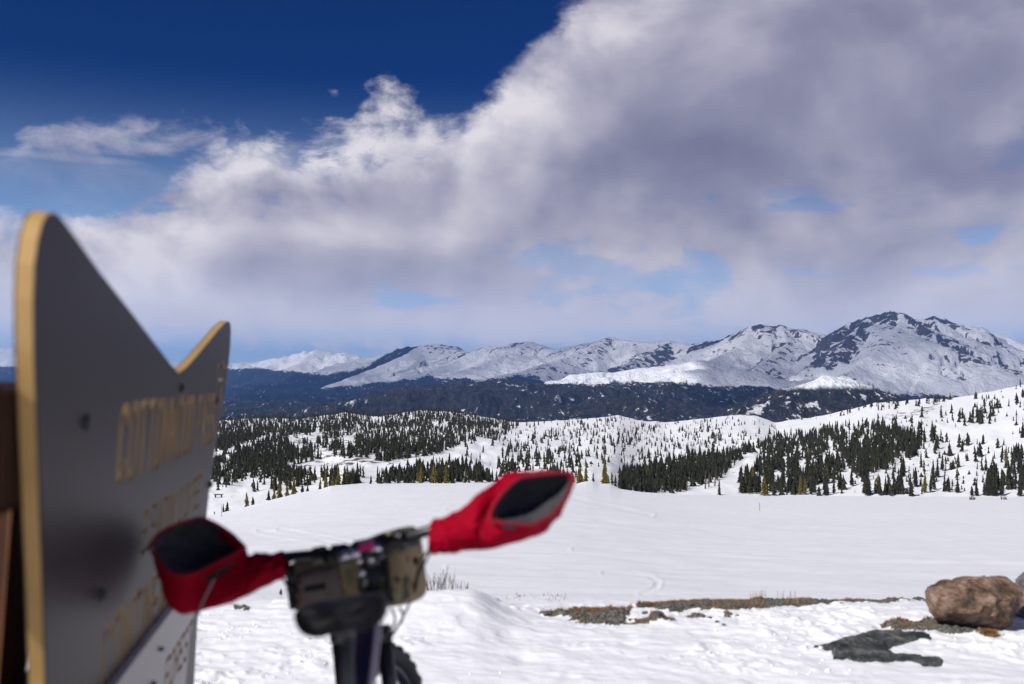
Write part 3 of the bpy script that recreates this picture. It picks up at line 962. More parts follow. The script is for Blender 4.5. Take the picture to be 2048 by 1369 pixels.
HERO = [  # foot column, foot row, height in px, olive, label
    (652, 973, 40, 1, "olive spruce at the left end of the dark clump on the snow crest"),
    (666, 972, 26, 1, "short bushy olive spruce crowded between taller ones on the snow crest"),
    (677, 971, 46, 1, "tallest olive spruce of the clump at the left shoulder of the snow crest"),
    (689, 970, 40, 1, "olive spruce just right of the tallest one in the crest clump"),
    (700, 971, 30, 1, "low olive spruce at the right end of the crest clump"),
    (640, 979, 24, 1, "small olive spruce where the snow crest starts to fall away left"),
    (494, 1018, 36, 1, "broad lone spruce on the white flat beside the sign"),
    (506, 1015, 20, 0, "small pointed spruce right of the broad lone one near the sign"),
    (447, 1028, 22, 0, "left spruce of the close pair nearest to the sign edge"),
    (454, 1026, 24, 0, "right spruce of the close pair nearest to the sign edge"),
    (461, 1026, 9, 0, "tiny spruce at the right foot of the close pair by the sign"),
    (429, 1031, 10, 0, "tiny dark spruce right against the sign edge"),
    (548, 1003, 34, 1, "wide olive spruce at the left of the low clump below the forested ridge"),
    (560, 1000, 40, 1, "tall olive spruce in the low clump below the forested ridge"),
    (575, 996, 30, 1, "round olive spruce right in the low clump below the forested ridge"),
    (588, 992, 38, 1, "slim tall olive spruce closing the low clump on its right"),
    (538, 1004, 26, 0, "dark spruce left behind the low olive clump"),
    (605, 988, 22, 0, "dark narrow spruce on the falling left side of the crest"),
    (615, 986, 18, 0, "short dark spruce between two slim ones on the crest side"),
    (842, 966, 42, 1, "slim lone spruce standing a little left of the mid crest clump"),
    (868, 966, 44, 1, "left tall olive spruce in the clump at the middle of the crest"),
    (880, 966, 36, 0, "dark spruce in the middle of the central crest clump"),
    (893, 966, 40, 1, "right tall olive spruce of the central crest clump"),
    (905, 967, 24, 0, "short dark spruce right of the central crest clump"),
    (742, 969, 20, 0, "low dark spruce on the flat crest right of the olive clump"),
    (1160, 965, 42, 1, "left olive spruce just past the open end of the red mitt"),
    (1171, 965, 46, 1, "taller olive spruce second past the open end of the red mitt"),
    (1211, 968, 58, 1, "tallest spruce standing alone on the crest right of the red mitt"),
    (1186, 964, 20, 0, "short spruce between the olive pair and the tallest crest spruce"),
    (1530, 992, 44, 2, "orange tinted spruce largest at the lower edge of the right forest"),
    (1548, 992, 30, 0, "dark spruce leaning against the orange tinted one"),
    (1600, 990, 28, 1, "left olive spruce of the trio at the foot of the right hill"),
    (1610, 990, 34, 1, "middle olive spruce of the trio at the foot of the right hill"),
    (1622, 990, 27, 0, "right dark spruce of the trio at the foot of the right hill"),
    (2003, 992, 42, 0, "broadest dark spruce at the far right of the snowfield edge"),
    (1978, 992, 26, 0, "dark spruce left beside the broadest one at the snowfield edge"),
    (2040, 993, 40, 0, "dark spruce cut by the right border of the picture"),
    (1944, 992, 22, 0, "small pointed spruce in a gap of the lower right row"),
    (1955, 992, 18, 0, "smallest pointed spruce in a gap of the lower right row"),
    (1915, 986, 28, 0, "tall narrow spruce at the foot of the right slope"),
]


def place_tree(x, y, z, h, label, group, olive, bush, wide=1.0):
    r = thing("spruce_tree", (x, y, z), label, "tree", group)
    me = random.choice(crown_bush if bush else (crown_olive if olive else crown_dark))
    s = h * random.uniform(0.9, 1.12) * wide
    r.rotation_euler = (random.uniform(-.03, .03), random.uniform(-.03, .03), random.uniform(0, 6.28))
    r.scale = (s, s, h)
    for nm, q in (("crown", me), ("trunk", trunk_me)):
        o = bpy.data.objects.new(nm, q)
        COL.objects.link(o)
        o.parent = r
    return r


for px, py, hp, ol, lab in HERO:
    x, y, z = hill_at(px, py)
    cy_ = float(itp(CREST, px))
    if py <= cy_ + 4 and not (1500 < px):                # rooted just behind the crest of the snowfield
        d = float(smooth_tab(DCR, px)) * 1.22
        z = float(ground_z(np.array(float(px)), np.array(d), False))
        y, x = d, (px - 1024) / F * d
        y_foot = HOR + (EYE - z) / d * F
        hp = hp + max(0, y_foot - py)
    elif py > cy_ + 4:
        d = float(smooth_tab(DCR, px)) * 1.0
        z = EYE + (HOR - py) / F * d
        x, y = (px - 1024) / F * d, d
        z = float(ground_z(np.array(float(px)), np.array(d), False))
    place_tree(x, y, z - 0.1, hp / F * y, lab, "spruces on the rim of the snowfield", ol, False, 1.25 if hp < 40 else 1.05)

info = []
for px, py, h, zn, bush in trees:
    x, y, z = hill_at(px, py)
    if bush:
        h *= 0.55
    info.append((h / y, px, py, x, y, z, h, zn, bush))
info.sort(key=lambda q: (0 if 424 < q[1] < 2056 and 'beyond' not in q[7] else 1, -q[0]))
ZLAB = {
    "left_top": ("top of the left forested ridge", "spruces along the left ridge top"),
    "left_mid": ("wooded face of the left ridge", "spruces on the left ridge face"),
    "left_low": ("foot of the left ridge beside the sign", "spruces at the foot of the left ridge"),
    "left_foot": ("white flat below the left ridge", "spruces on the flat below the left ridge"),
    "band": ("belt behind the middle snow crest", "spruces in the belt behind the crest"),
    "band2": ("trees behind the raised red mitt", "spruces behind the red mitt"),
    "centre_top": ("skyline of the central snowy hill", "spruces near the central skyline"),
    "centre": ("loose clumps on the central hill", "spruces on the central hill"),
    "centre_scatter": ("scatter on the central snow slope", "small spruces on the central slope"),
    "forest": ("wood between red mitt and white clearing", "spruces left of the white clearing"),
    "forest2": ("large wood on the right hill", "spruces of the right hill wood"),
    "forest_up": ("upper edge of the right wood", "spruces above the right hill wood"),
    "ridge_right": ("skyline row of the right hill", "spruces along the right skyline"),
    "slope_right": ("clumps on the open right slope", "spruces on the right slope"),
    "slope_scatter": ("scatter on the open right slope", "small spruces on the right slope"),
    "top_right": ("hill top at the upper right", "spruces high on the right hill"),
    "foot_right": ("row along the snowfield's right edge", "spruces along the snowfield edge"),
}
# the trees that show largest, each a thing of its own
nfull = 300 - len(HERO)
cells = {}
for q in info[:nfull]:
    zp = [p for z_, p, *_ in ZONES if z_ == q[7]][0]
    x0, x1 = min(p[0] for p in zp), max(p[0] for p in zp)
    y0, y1 = min(p[1] for p in zp), max(p[1] for p in zp)
    f = (q[1] - max(x0, 430)) / (min(x1, 2048) - max(x0, 430))
    side = "left" if f < .2 else "centre left" if f < .4 else "middle" if f < .6 else "centre right" if f < .8 else "right"
    row = "front" if q[2] > y1 - (y1 - y0) * .3 else "back"
    cells.setdefault((q[7], side, row), []).append(q)
for (zn, side, row), lst in cells.items():
    words, grp = ZLAB[zn]
    left = list(lst)
    names = []
    for nm, key in (("tallest", lambda q: -q[0]), ("leftmost", lambda q: q[1]), ("rightmost", lambda q: -q[1]), ("shortest", lambda q: q[0]), ("frontmost", lambda q: -q[2]), ("rearmost", lambda q: q[2])):
        if left:
            q = min(left, key=key)
            left.remove(q)
            names.append((q, nm))
    names += [(q, "middling") for q in left]
    if len(lst) == 1:
        names = [(lst[0], "single big")]
    for q, nm in names:
        place_tree(q[3], q[4], q[5] - 0.15, q[6], nm + " dark spruce, " + row + " " + side + " of the " + words, grp, random.random() < 0.06, q[8])


def forest_mesh(name, rows, shapes, bushes, m, label):
    V, Fc, tint, b0 = [], [], [], 0
    for q in rows:
        sv, sf = (bushes[random.randrange(len(bushes))] if q[8] else shapes[random.randrange(len(shapes))])
        a = np.array(sv)
        r = random.uniform(0, 6.28)
        c_, s_ = math.cos(r), math.sin(r)
        k = q[6] * random.uniform(0.9, 1.2)
        p = np.stack([(a[:, 0] * c_ - a[:, 1] * s_) * k + q[3], (a[:, 0] * s_ + a[:, 1] * c_) * k + q[4], a[:, 2] * q[6] + q[5] - 0.1], -1)
        V.append(p)
        Fc.append(np.array(sf) + b0)
        tint += [random.random() * random.random()] * len(a)
        b0 += len(a)
    V, Fc = np.concatenate(V), np.concatenate(Fc)
    o = link_mesh(name, V, Fc, m, None, False)
    add_attr(o, 'tint', tint)
    return tag(o, label, None, None, 'stuff')


forest_mesh("hillside_forest", info[nfull:], LOW, LOWB, m_spruce, "the rest of the spruce forest thinning out over the near hills")

# far woods on the cone hill and the mid ridge
m_farwood = tree_mat("far_needles", (0.028, 0.026, 0.024), (0.085, 0.075, 0.066))
rows = []
n = 15000
sx, sd = np.random.uniform(430, 2080, n), np.random.uniform(3.05, 6.3, n) 
Hs, Rs, Ds = ridge_field(sx, sd)
Hz = Hs
ys_ = HOR - Hs / (sd * 1000) * F
cap = -14 + 22 * fbm(sx / 20, sd * 8, 2, 7)
capm = np.where(sd > 4.4, 40, cap)
nn = fbm(sx / 30, sd * 20, 3, 17)
okm = (Hs < capm) & (nn > -0.22) & (ys_ < 850) & ((sx > 1380) | (sd > 4.6)) & ((sx < 1180) | (sd < 4.4))
Xs, Ys = (sx - 1024) / F * sd * 1000, sd * 1000
for i in np.nonzero(okm)[0]:
    rows.append((0, 0, 0, Xs[i], Ys[i], Hs[i] + EYE - 2, random.uniform(8, 15), '', False))
TINY = [crown_geo(rng, 3, 5, rng.uniform(0.15, 0.22), 0, 0.2) for k in range(4)]
forest_mesh("far_forest", rows, TINY, TINY, m_farwood, "distant dark woods on the cone shaped hill and the middle ridge")

# bleached dead trees in the right wood
for k, (px, py, hp) in enumerate(((1405, 975, 36), (1412, 972, 30), (1368, 980, 26), (1448, 940, 28), (1424, 970, 24))):
    x, y, z = hill_at(px, py)
    lab = ["tallest bleached trunk in the dark wood left of the white clearing", "bleached trunk close right of the tallest bleached one",
           "leftmost grey bare trunk in the dark wood past the red mitt", "bare trunk right at the tip of the white clearing",
           "shortest bleached trunk in the dark wood left of the white clearing"][k]
    r = thing("dead_tree", (x, y - 6, z), lab, "tree", "bleached trunks in the dark wood")
    mb = MB()
    h = hp / F * y
    base = Vector((x, y - 6, z - 0.3))
    mb.tube([base, base + Vector((0.1, 0, h * .5)), base + Vector((0.25, 0, h))], [0.32, 0.22, 0.05], 6)
    mb.build("trunk", m_dead, r, True)
    mb = MB()
    for j in range(14):
        a, q = random.uniform(0, 6.28), random.uniform(.25, .95)
        p = base + Vector((0.12 * q, 0, h * q))
        mb.tube([p, p + Vector((math.cos(a), math.sin(a), -0.25)) * (1.3 - q) * 1.4], [0.07, 0.02], 4)
    mb.build("branches", m_dead, r)

# small table on the flat by the sign edge
x, y, z = hill_at(437, 996)
tb = thing("picnic_table", (x, y, z), "tiny dark picnic table on the white flat right beside the sign", "table")
mw = M("weathered_boards", (0.07, 0.055, 0.05), 0.8, 0.4, 2)
k = y / F
mb = MB(); mb.box((x, y, z + 6.5 * k), (9 * k, 0, 0), (0, 4 * k, 0), (0, 0, .55 * k)); mb.build("tabletop", mw, tb)
for s in (-1, 1):
    mb = MB(); mb.box((x + s * 6 * k, y, z + 2.9 * k), (.6 * k, 0, 0), (0, 3 * k, 0), (0, 0, 3.1 * k)); mb.build("leg", mw, tb)


# ------------------------------------------------------------------ sign
SD = 3.0                                   # scale of the board's plane
LEAN = 0.075


def sp3(s, u, n=0.0):
    """board coordinates: s along the board, u down from eye level, n proud of the front (metres)"""
    t_ = 1 / s
    off = 264 + LEAN * u
    p = Vector((SD * s * (-335) / F - SD * off / F, SD * s, EYE - u * SD / F))
    return p + SN * n


_e1, _e2 = Vector((-335 / F, 1, 0)), Vector((-LEAN, 0, -1))
SN = _e1.cross(_e2)
if SN.x < 0:
    SN = -SN
SN.normalize()
KA = SD * _e1.length
KB = SD / F * _e2.length


def pix2su(x, y, proud=0.0):
    k0 = 264 - proud * F / SD * 1.01
    t_ = (689 - x - LEAN * (y - HOR)) / k0
    return 1 / t_, (y - HOR) / t_


def ab(s, u):
    return (s * KA, u * KB)


m_panel, t, b = mat("grey_board_face")
pos = t.n('ShaderNodeTexCoord').outputs['Object']
t.put(b.inputs['Base Color'], t.mix(t.sstep(t.noise(pos, 3.0, 4, 0.6), 0.3, 0.7), (0.036, 0.028, 0.033), (0.031, 0.024, 0.028)))
b.inputs['Roughness'].default_value = 0.40
b.inputs['Specular IOR Level'].default_value = 0.06
bn = t.n('ShaderNodeBump')
bn.inputs['Strength'].default_value = 0.06
bn.inputs['Distance'].default_value = 0.002
t.put(bn.inputs['Height'], t.noise(pos, 320, 3, 0.6))
t.t.links.new(bn.outputs[0], b.inputs['Normal'])
m_tan = M("tan_core", (0.53, 0.32, 0.105), 0.5, 0.12, 6.0)
m_letter = M("routed_tan_core", (0.48, 0.33, 0.15), 0.6, 0.15, 8.0)
m_pale = M("pale_board_face", (0.29, 0.255, 0.245), 0.42, 0.06, 4.0)
m_bolt = M("black_bolt", (0.012, 0.012, 0.014), 0.35, metal=0.3)
m_timber, t, b = mat("shaded_timber")  # shade on the beam is put into this darker timber colour
pos = t.n('ShaderNodeTexCoord').outputs['Object']
gr = t.noise(t.vm('MULTIPLY', pos, (1, 1, 0.08)), 60, 5, 0.65)
t.put(b.inputs['Base Color'], t.mix(t.sstep(gr, 0.35, 0.65), (0.040, 0.014, 0.005), (0.014, 0.005, 0.002)))
b.inputs['Specular IOR Level'].default_value = 0.12
b.inputs['Roughness'].default_value = 0.8
m_timber2, t, b = mat("brown_timber")
pos = t.n('ShaderNodeTexCoord').outputs['Object']
gr = t.noise(t.vm('MULTIPLY', pos, (1, 1, 0.06)), 55, 5, 0.65)
t.put(b.inputs['Base Color'], t.mix(t.sstep(gr, 0.35, 0.65), (0.15, 0.052, 0.012), (0.05, 0.018, 0.006)))
b.inputs['Roughness'].default_value = 0.75

OUT = [(92, 1369), (86, 1150), (80, 1000), (75, 850), (70, 700), (69, 600), (72, 530), (79, 480), (88, 446), (98, 430), (107, 426), (117, 431), (131, 448), (155, 481),
       (200, 545), (260, 622), (310, 688), (345, 734), (358, 748), (374, 736), (395, 713), (420, 683), (440, 658), (451, 647), (457, 643), (461, 648), (462, 662),
       (461, 690), (457, 730), (449, 790), (438, 855), (430, 900), (418, 985), (407, 1090), (397, 1210), (388, 1369), (387, 1400)]
outl = [ab(*pix2su(x, y)) for x, y in OUT]
outl = [(outl[0][0] + 0.02, 640 * KB)] + outl + [(outl[-1][0] - 0.03, 660 * KB)]
outl = outl[::-1] if False else outl

FONT = {
    'C': [[(1, .2), (.8, .03), (.25, .03), (0, .2), (0, .8), (.25, .97), (.8, .97), (1, .8)]],
    'O': [[(.25, 0), (.75, 0), (1, .2), (1, .8), (.75, 1), (.25, 1), (0, .8), (0, .2), (.25, 0)]],
    'T': [[(0, 1), (1, 1)], [(.5, 1), (.5, 0)]],
    'N': [[(0, 0), (0, 1), (1, 0), (1, 1)]],
    'W': [[(-.1, 1), (.2, 0), (.5, .8), (.8, 0), (1.1, 1)]],
    'D': [[(0, 0), (0, 1), (.65, 1), (1, .75), (1, .25), (.65, 0), (0, 0)]],
    'P': [[(0, 0), (0, 1), (.8, 1), (1, .85), (1, .62), (.8, .47), (0, .47)]],
    'A': [[(0, 0), (.5, 1), (1, 0)], [(.2, .35), (.8, .35)]],
    'S': [[(1, .82), (.8, 1), (.2, 1), (0, .82), (0, .64), (.2, .52), (.8, .48), (1, .34), (1, .16), (.8, 0), (.2, 0), (0, .18)]],
    'E': [[(1, 1), (0, 1), (0, 0), (1, 0)], [(0, .52), (.8, .52)]],
    'L': [[(0, 1), (0, 0), (1, 0)]],
    'V': [[(0, 1), (.5, 0), (1, 1)]],
    'I': [[(.5, 0), (.5, 1)]],
    'F': [[(0, 0), (0, 1), (1, 1)], [(0, .52), (.8, .52)]],
    'R': [[(0, 0), (0, 1), (.8, 1), (1, .85), (1, .64), (.8, .5), (0, .5)], [(.5, .5), (1, 0)]],
    '1': [[(.25, .82), (.55, 1), (.55, 0)]],
    '2': [[(0, .8), (.2, 1), (.8, 1), (1, .8), (1, .6), (0, 0), (1, 0)]],
    '6': [[(.9, .95), (.6, 1), (.2, .85), (0, .5), (0, .2), (.2, 0), (.8, 0), (1, .2), (1, .4), (.8, .55), (.2, .55), (0, .4)]],
    ',': [[(.5, .06), (.35, -.14)]],
}


def lay(text, s0, s1, u_top, u_bot, wfrac=0.68):
    """letters of a line of text as lists of strokes in board metres"""
    wid = {'I': .45, ',': .4, ' ': .62, '1': .7, 'W': 1.15}
    tot = sum(wid.get(c, 1) for c in text)
    a0, a1 = s0 * KA, s1 * KA
    pitch = (a1 - a0) / tot
    x, res = a0, []
    for c in text:
        k = wid.get(c, 1)
        if c != ' ':
            lw = pitch * k * wfrac
            xo = x + (pitch * k - lw) / 2
            strokes = [[(xo + px * lw, u_bot * KB + (u_top - u_bot) * KB * py) for px, py in st] for st in FONT[c]]
            res.append((c, strokes))
        x += pitch * k
    return res


def routed_panel(parent, outline, letters, radius, depth, thick, face_m, edge_m, groove_m, pname, n0=0.0, core_edge=True):
    """a board with grooves routed into its front: letters become meshes of their own"""
    verts, edges = [], []

    def loop(pts):
        b_ = len(verts)
        verts.extend(Vector(p) for p in pts)
        n = len(pts)
        edges.extend((b_ + i, b_ + (i + 1) % n) for i in range(n))
    loop(outline)
    segs = []
    for li, (c, strokes, r) in enumerate(letters):
        for st in strokes:
            for p, q in zip(st[:-1], st[1:]):
                segs.append((p, q, r, li))
                dx, dy = q[0] - p[0], q[1] - p[1]
                a = math.atan2(dy, dx)
                cap = [(q[0] + r * math.cos(a + th), q[1] + r * math.sin(a + th)) for th in np.linspace(-math.pi / 2, math.pi / 2, 6)]
                cap += [(p[0] + r * math.cos(a + th), p[1] + r * math.sin(a + th)) for th in np.linspace(math.pi / 2, 3 * math.pi / 2, 6)]
                loop(cap)
    V, E_, Fc, *_ = delaunay_2d_cdt(verts, edges, [], 0, 1e-5)
    V = np.array([(v.x, v.y) for v in V])
    Fc = np.array([tuple(f) for f in Fc])
    cen = V[Fc].mean(1)
    ins = poly_dist(cen[:, 0], cen[:, 1], outline) > 0
    owner = np.full(len(Fc), -1)
    for p, q, r, li in segs:
        near = (np.abs(cen[:, 0] - (p[0] + q[0]) / 2) < abs(p[0] - q[0]) / 2 + r * 1.1) & (np.abs(cen[:, 1] - (p[1] + q[1]) / 2) < abs(p[1] - q[1]) / 2 + r * 1.1)
        ii = np.nonzero(near)[0]
        if len(ii):
            dd_ = line_dist(cen[ii, 0], cen[ii, 1], [p, q])
            ii = ii[dd_ < r * 0.995]
            owner[ii[owner[ii] < 0]] = li

    def to3(v, n):
        return sp3(v[0] / KA, v[1] / KB, n + n0)
    # front face
    ff = Fc[ins & (owner < 0)]
    used = {}
    mb = MB()
    vv, fc = [], []

    def gid(i, n):
        if (i, n) not in used:
            used[(i, n)] = len(vv)
            vv.append(to3(V[i], n))
        return used[(i, n)]
    for f in ff:
        fc.append([gid(i, 0.0) for i in f])
    mb.add(vv, fc, 0)
    # sides and back
    n = len(outline)
    ring0 = [to3(p, 0) for p in outline]
    ring1 = [to3(p, -0.0022) for p in outline]
    ring2 = [to3(p, -thick + 0.0022) for p in outline]
    ring3 = [to3(p, -thick) for p in outline]
    mb.loft([ring0, ring1], 0)
    mb.loft([ring1, ring2], 1 if core_edge else 0)
    mb.loft([ring2, ring3], 0)
    tri = Fc[ins]
    mb.add([to3(v, -thick) for v in V], tri.tolist(), 0)
    link_mesh(pname, mb.v, mb.f, [face_m, edge_m], parent, False, mb.mi)
    for li in range(len(letters)):
        tr = Fc[ins & (owner == li)]
        if not len(tr):
            continue
        m2 = MB()
        m2.add([to3(v, -depth) for v in V], tr.tolist(), 0)
        cnt = {}
        for f in tr:
            for i, j in ((f[0], f[1]), (f[1], f[2]), (f[2], f[0])):
                cnt.setdefault((min(i, j), max(i, j)), []).append((i, j))
        for k, e in cnt.items():
            if len(e) == 1:
                i, j = e[0]
                b_ = len(m2.v)
                m2.v += [tuple(to3(V[i], -depth)), tuple(to3(V[j], -depth)), tuple(to3(V[j], 0)), tuple(to3(V[i], 0))]
                m2.f.append((b_, b_ + 1, b_ + 2, b_ + 3))
        # drop unused vertices
        u_ = sorted({i for f in m2.f for i in f})
        rm = {o_: k for k, o_ in enumerate(u_)}
        link_mesh(letters[li][0], [m2.v[i] for i in u_], [[rm[i] for i in f] for f in m2.f], groove_m, parent, False)


sign = thing("pass_sign", sp3(0.79, 950), "big grey mountain shaped pass sign with routed tan lettering and yellow core edge", "sign")
S0, S1 = pix2su(236, 890)[0], pix2su(428, 840)[0]
UT, UB = pix2su(250, 806)[1], pix2su(243, 968)[1]
SE0, SE1 = pix2su(288, 1030)[0], pix2su(404, 978)[0]
UE0, UE1 = pix2su(402, 952)[1], pix2su(402, 1006)[1]
SC0, UC = pix2su(203, 1310)[0], pix2su(218, 1250)[1]
L = []
for txt, s0, s1, ut, ub, r in (("COTTONWOOD PASS", S0, S1, UT + 5, UB - 5, .0105), ("ELEVATION 12,126 FEET", SE0, SE1, UE0, UE1, .0060), ("CONTINENTAL DIVIDE", SC0, SC0 + (S1 - S0) * 1.06, UC, UC + 84, .0098)):
    for c, st in lay(txt, s0, s1, ut, ub):
        L.append(("letter", st, r))
# forest shield at the right end
(sa, ua), (sb, ubm) = pix2su(437, 722), pix2su(451, 866)
sb = pix2su(454, 760)[0] - .006
shp = [(0, .05), (.25, .09), (.5, 0), (.75, .09), (1, .05), (.95, .25), (1, .5), (.75, .8), (.3, 1), (.02, .8), (0, .5), (.05, .25), (0, .05)]


def shd(px, py):
    return ((sa + (sb - sa) * px) * KA, (ua + (ubm - ua) * py) * KB)


L.append(("emblem", [[shd(*p) for p in shp], [shd(.5, .32), shd(.5, .75)], [shd(.28, .62), shd(.5, .36), shd(.72, .62)], [shd(.15, .25), shd(.85, .25)]], .006))
routed_panel(sign, outl, L, 0, 0.0075, 0.025, m_panel, m_tan, m_letter, "panel")
# lower panel standing proud of the big board
lo = [(pix2su(x, y, .027)) for x, y in ((150, 1369), (260, 1369))]
low_o = [ab(.50, 371), ab(.955, 371), ab(.952, 420), ab(.930, 500), ab(.915, 640), ab(.50, 640)]
L2 = [("letter", st, .0065) for c, st in lay("FOREST", .800, .945, 449, 505, .72)]
m_ledge = M("bluish_board_edge", (0.75, 0.73, 0.80), 0.5, 0.1, 5.0)
routed_panel(sign, low_o, L2, 0, 0.006, 0.017, m_pale, m_ledge, m_letter, "lower_panel", 0.0172, True)


def bolt(x, y, r=0.011, proud=0.0, nm="bolt", mt=None):
    s, u = pix2su(x, y, proud)
    c = sp3(s, u, proud)
    e1, e2 = _e1.normalized(), _e2.normalized()
    rings = []
    for rr, h in ((r * 1.25, 0.0005), (r * 1.2, .003), (r, .004), (r * .8, .008), (r * .3, .010)):
        rings.append([c + SN * h + (e1 * math.cos(2 * math.pi * k / 14) + e2 * math.sin(2 * math.pi * k / 14)) * rr for k in range(14)])
    mb = MB()
    mb.loft(rings, 0, False, True)
    mb.build(nm, mt or m_bolt, sign, True)


for x, y in ((172, 845), (363, 778), (432, 803), (419, 969), (204, 1190)):
    bolt(x, y)
for x, y in ((319, 1298), (304, 1367)):
    bolt(x, y, 0.005, 0.0175, "screw", m_bolt)
# timber frame behind the board
e1, e2, zup = _e1.normalized(), _e2.normalized(), Vector((0, 0, 1))
for s, ln in ((.62, 0), (.96, 0)):
    mb = MB()
    c = sp3(s, 390, -0.025 - .142 - .07)
    top, bot = sp3(s, 60, -.239), sp3(s, 1010, -.239)
    mb.box((top + bot) / 2, e1 * .07, SN * .07, (top - bot) / 2, .008)
    mb.build("post", m_timber2, sign)
for uu, sx0, sx1 in ((60, .405, 1.0), (430, .47, .97)):
    mb = MB()
    a_, b_ = sp3(sx0, uu, -0.097), sp3(sx1, uu, -0.097)
    mb.box((a_ + b_) / 2, (b_ - a_) / 2, SN * .07, e2 * .078, .006)
    mb.build("beam", m_timber, sign)
# vertical boards standing close behind the near edge
for k, (n_, s_) in enumerate(((-.060, .425), (-.125, .43))):
    mb = MB()
    top, bot = sp3(s_, 96, n_), sp3(s_, 1000, n_)
    mb.box((top + bot) / 2, e1 * .045, SN * .028, (top - bot) / 2, .004)
    mb.build("upright_plank", m_timber2, sign)

# ------------------------------------------------------------------ bicycle
m_black = M("black_paint", (0.012, 0.012, 0.014), 0.35)
m_rubber = M("tyre_rubber", (0.016, 0.016, 0.017), 0.75, bump=0.3, bscale=90)
m_sad = M("saddle_cover", (0.006, 0.006, 0.008), 0.6, spec=0.12, bump=0.15, bscale=120)
m_frame = M("dark_violet_paint", (0.030, 0.022, 0.045), 0.25, coat=0.4)
m_lilac = M("lilac_grey_stripe", (0.30, 0.25, 0.31), 0.3)
m_metal = M("brushed_metal", (0.55, 0.55, 0.57), 0.3, metal=0.9)
m_pink = M("pink_anodised", (0.62, 0.03, 0.16), 0.35, metal=0.2)
m_cable = M("cable_housing", (0.012, 0.012, 0.013), 0.4)

Wc = Vector((-0.328, 2.52, 0.372))                       # front hub
wh = Vector((math.sin(math.radians(11.5)), math.cos(math.radians(11.5)), 0))        # wheel heading
wup = (Vector((-math.sin(math.radians(4)), 0, 1)) - wh * 0).normalized()
wup = (wup - wh * wup.dot(wh)).normalized()
wax = wh.cross(wup).normalized()
Rc = Vector((-0.255, 1.36, 0.372))                        # rear hub
bh = (Wc - Rc).normalized()
bup = Vector((-math.sin(math.radians(5)), 0, 1))
bup = (bup - bh * bup.dot(bh)).normalized()
bax = bh.cross(bup).normalized()
bike = thing("bicycle", (-0.27, 1.95, 0.0), "dark mountain bike seen from behind, leaning its left grip on the sign", "bicycle")


def wheel(c, hd, up, ax, nm):
    R, r = 0.345, 0.029
    mb = MB()
    N, K = 64, 12
    rings = []
    for i in range(N):
        a = 2 * math.pi * i / N
        rad = hd * math.cos(a) + up * math.sin(a)
        rings.append([c + rad * (R + r * math.cos(2 * math.pi * k / K) * 0.98) + ax * (r * 1.08 * math.sin(2 * math.pi * k / K)) for k in range(K)])
    rings.append(rings[0])
    mb.loft(rings)
    # tread knobs
    for i in range(72):
        a = 2 * math.pi * i / 72
        rad, tg = hd * math.cos(a) + up * math.sin(a), up * math.cos(a) - hd * math.sin(a)
        for s in ((-.62, .62) if i % 2 else (-.22, .22)):
            th = s * 1.35
            nrm = rad * math.cos(th) + ax * math.sin(th)
            tb_ = ax * math.cos(th) - rad * math.sin(th)
            mb.box(c + rad * R + nrm * (r + .0015), tg * .009, tb_ * .006, nrm * .0035)
    t_ = mb.build(nm, m_rubber, bike, False)
    auto_smooth(t_, 50)
    t_.name = nm
    mb = MB()
    rr = []
    for i in range(N):
        a = 2 * math.pi * i / N
        rad = hd * math.cos(a) + up * math.sin(a)
        rr.append([c + rad * q + ax * s for q, s in ((R - .022, .017), (R - .034, .015), (R - .044, .006), (R - .044, -.006), (R - .034, -.015), (R - .022, -.017))])
    rr.append(rr[0])
    mb.loft(rr)
    mb.build("rim", m_black, t_, True)
    mb = MB()
    mb.tube([c - ax * .05, c - ax * .035, c - ax * .03, c + ax * .03, c + ax * .035, c + ax * .05], [.01, .026, .016, .016, .026, .01], 14)
    mb.build("hub", m_black, t_, True)
    mb = MB()
    for i in range(28):
        a = 2 * math.pi * i / 28
        b_ = a + (0.5 if i % 4 < 2 else -0.5)
        s = 1 if i % 2 else -1
        mb.tube([c + ax * s * .034 + (hd * math.cos(b_) + up * math.sin(b_)) * .026, c + (hd * math.cos(a) + up * math.sin(a)) * (R - .042)], .0012, 4)
    mb.build("spokes", m_metal, t_)
    mb = MB()
    dr = []
    for q, s in ((.035, -.0505), (.09, -.0505), (.09, -.0525), (.035, -.0525)):
        dr.append([c + ax * s + (hd * math.cos(2 * math.pi * i / 40) + up * math.sin(2 * math.pi * i / 40)) * q * (1 + (.02 if q > .05 and i % 4 < 2 else 0)) for i in range(40)])
    dr.append(dr[0])
    mb.loft(dr)
    mb.build("brake_disc", m_metal, t_)


wheel(Wc, wh, wup, wax, "front_wheel")
wheel(Rc, bh, bup, bax, "rear_wheel")

C0 = P(738, 1100, 2.04)          # handlebar clamp
steer_top = P(742, 1150, 2.06)
crown = Wc + wup * 0.425 - wh * 0.075
head_bot = crown + (steer_top - crown).normalized() * 0.02
head_dir = (steer_top - crown).normalized()
head_top = steer_top - head_dir * 0.06
# bar
L1, R1 = P(590, 1113, 2.10), P(862, 1061, 1.995)
L2, R2 = P(500, 1124, 2.13), P(960, 1041, 1.985)


def bez(pts, n=8):
    out_ = []
    for i in range(len(pts) - 1):
        p0, p1, p2, p3 = pts[max(i - 1, 0)], pts[i], pts[i + 1], pts[min(i + 2, len(pts) - 1)]
        for k in range(n):
            t_ = k / n
            out_.append(0.5 * ((2 * p1) + (p2 - p0) * t_ + (2 * p0 - 5 * p1 + 4 * p2 - p3) * t_ ** 2 + (3 * p1 - p0 - 3 * p2 + p3) * t_ ** 3))
    out_.append(pts[-1])
    return out_


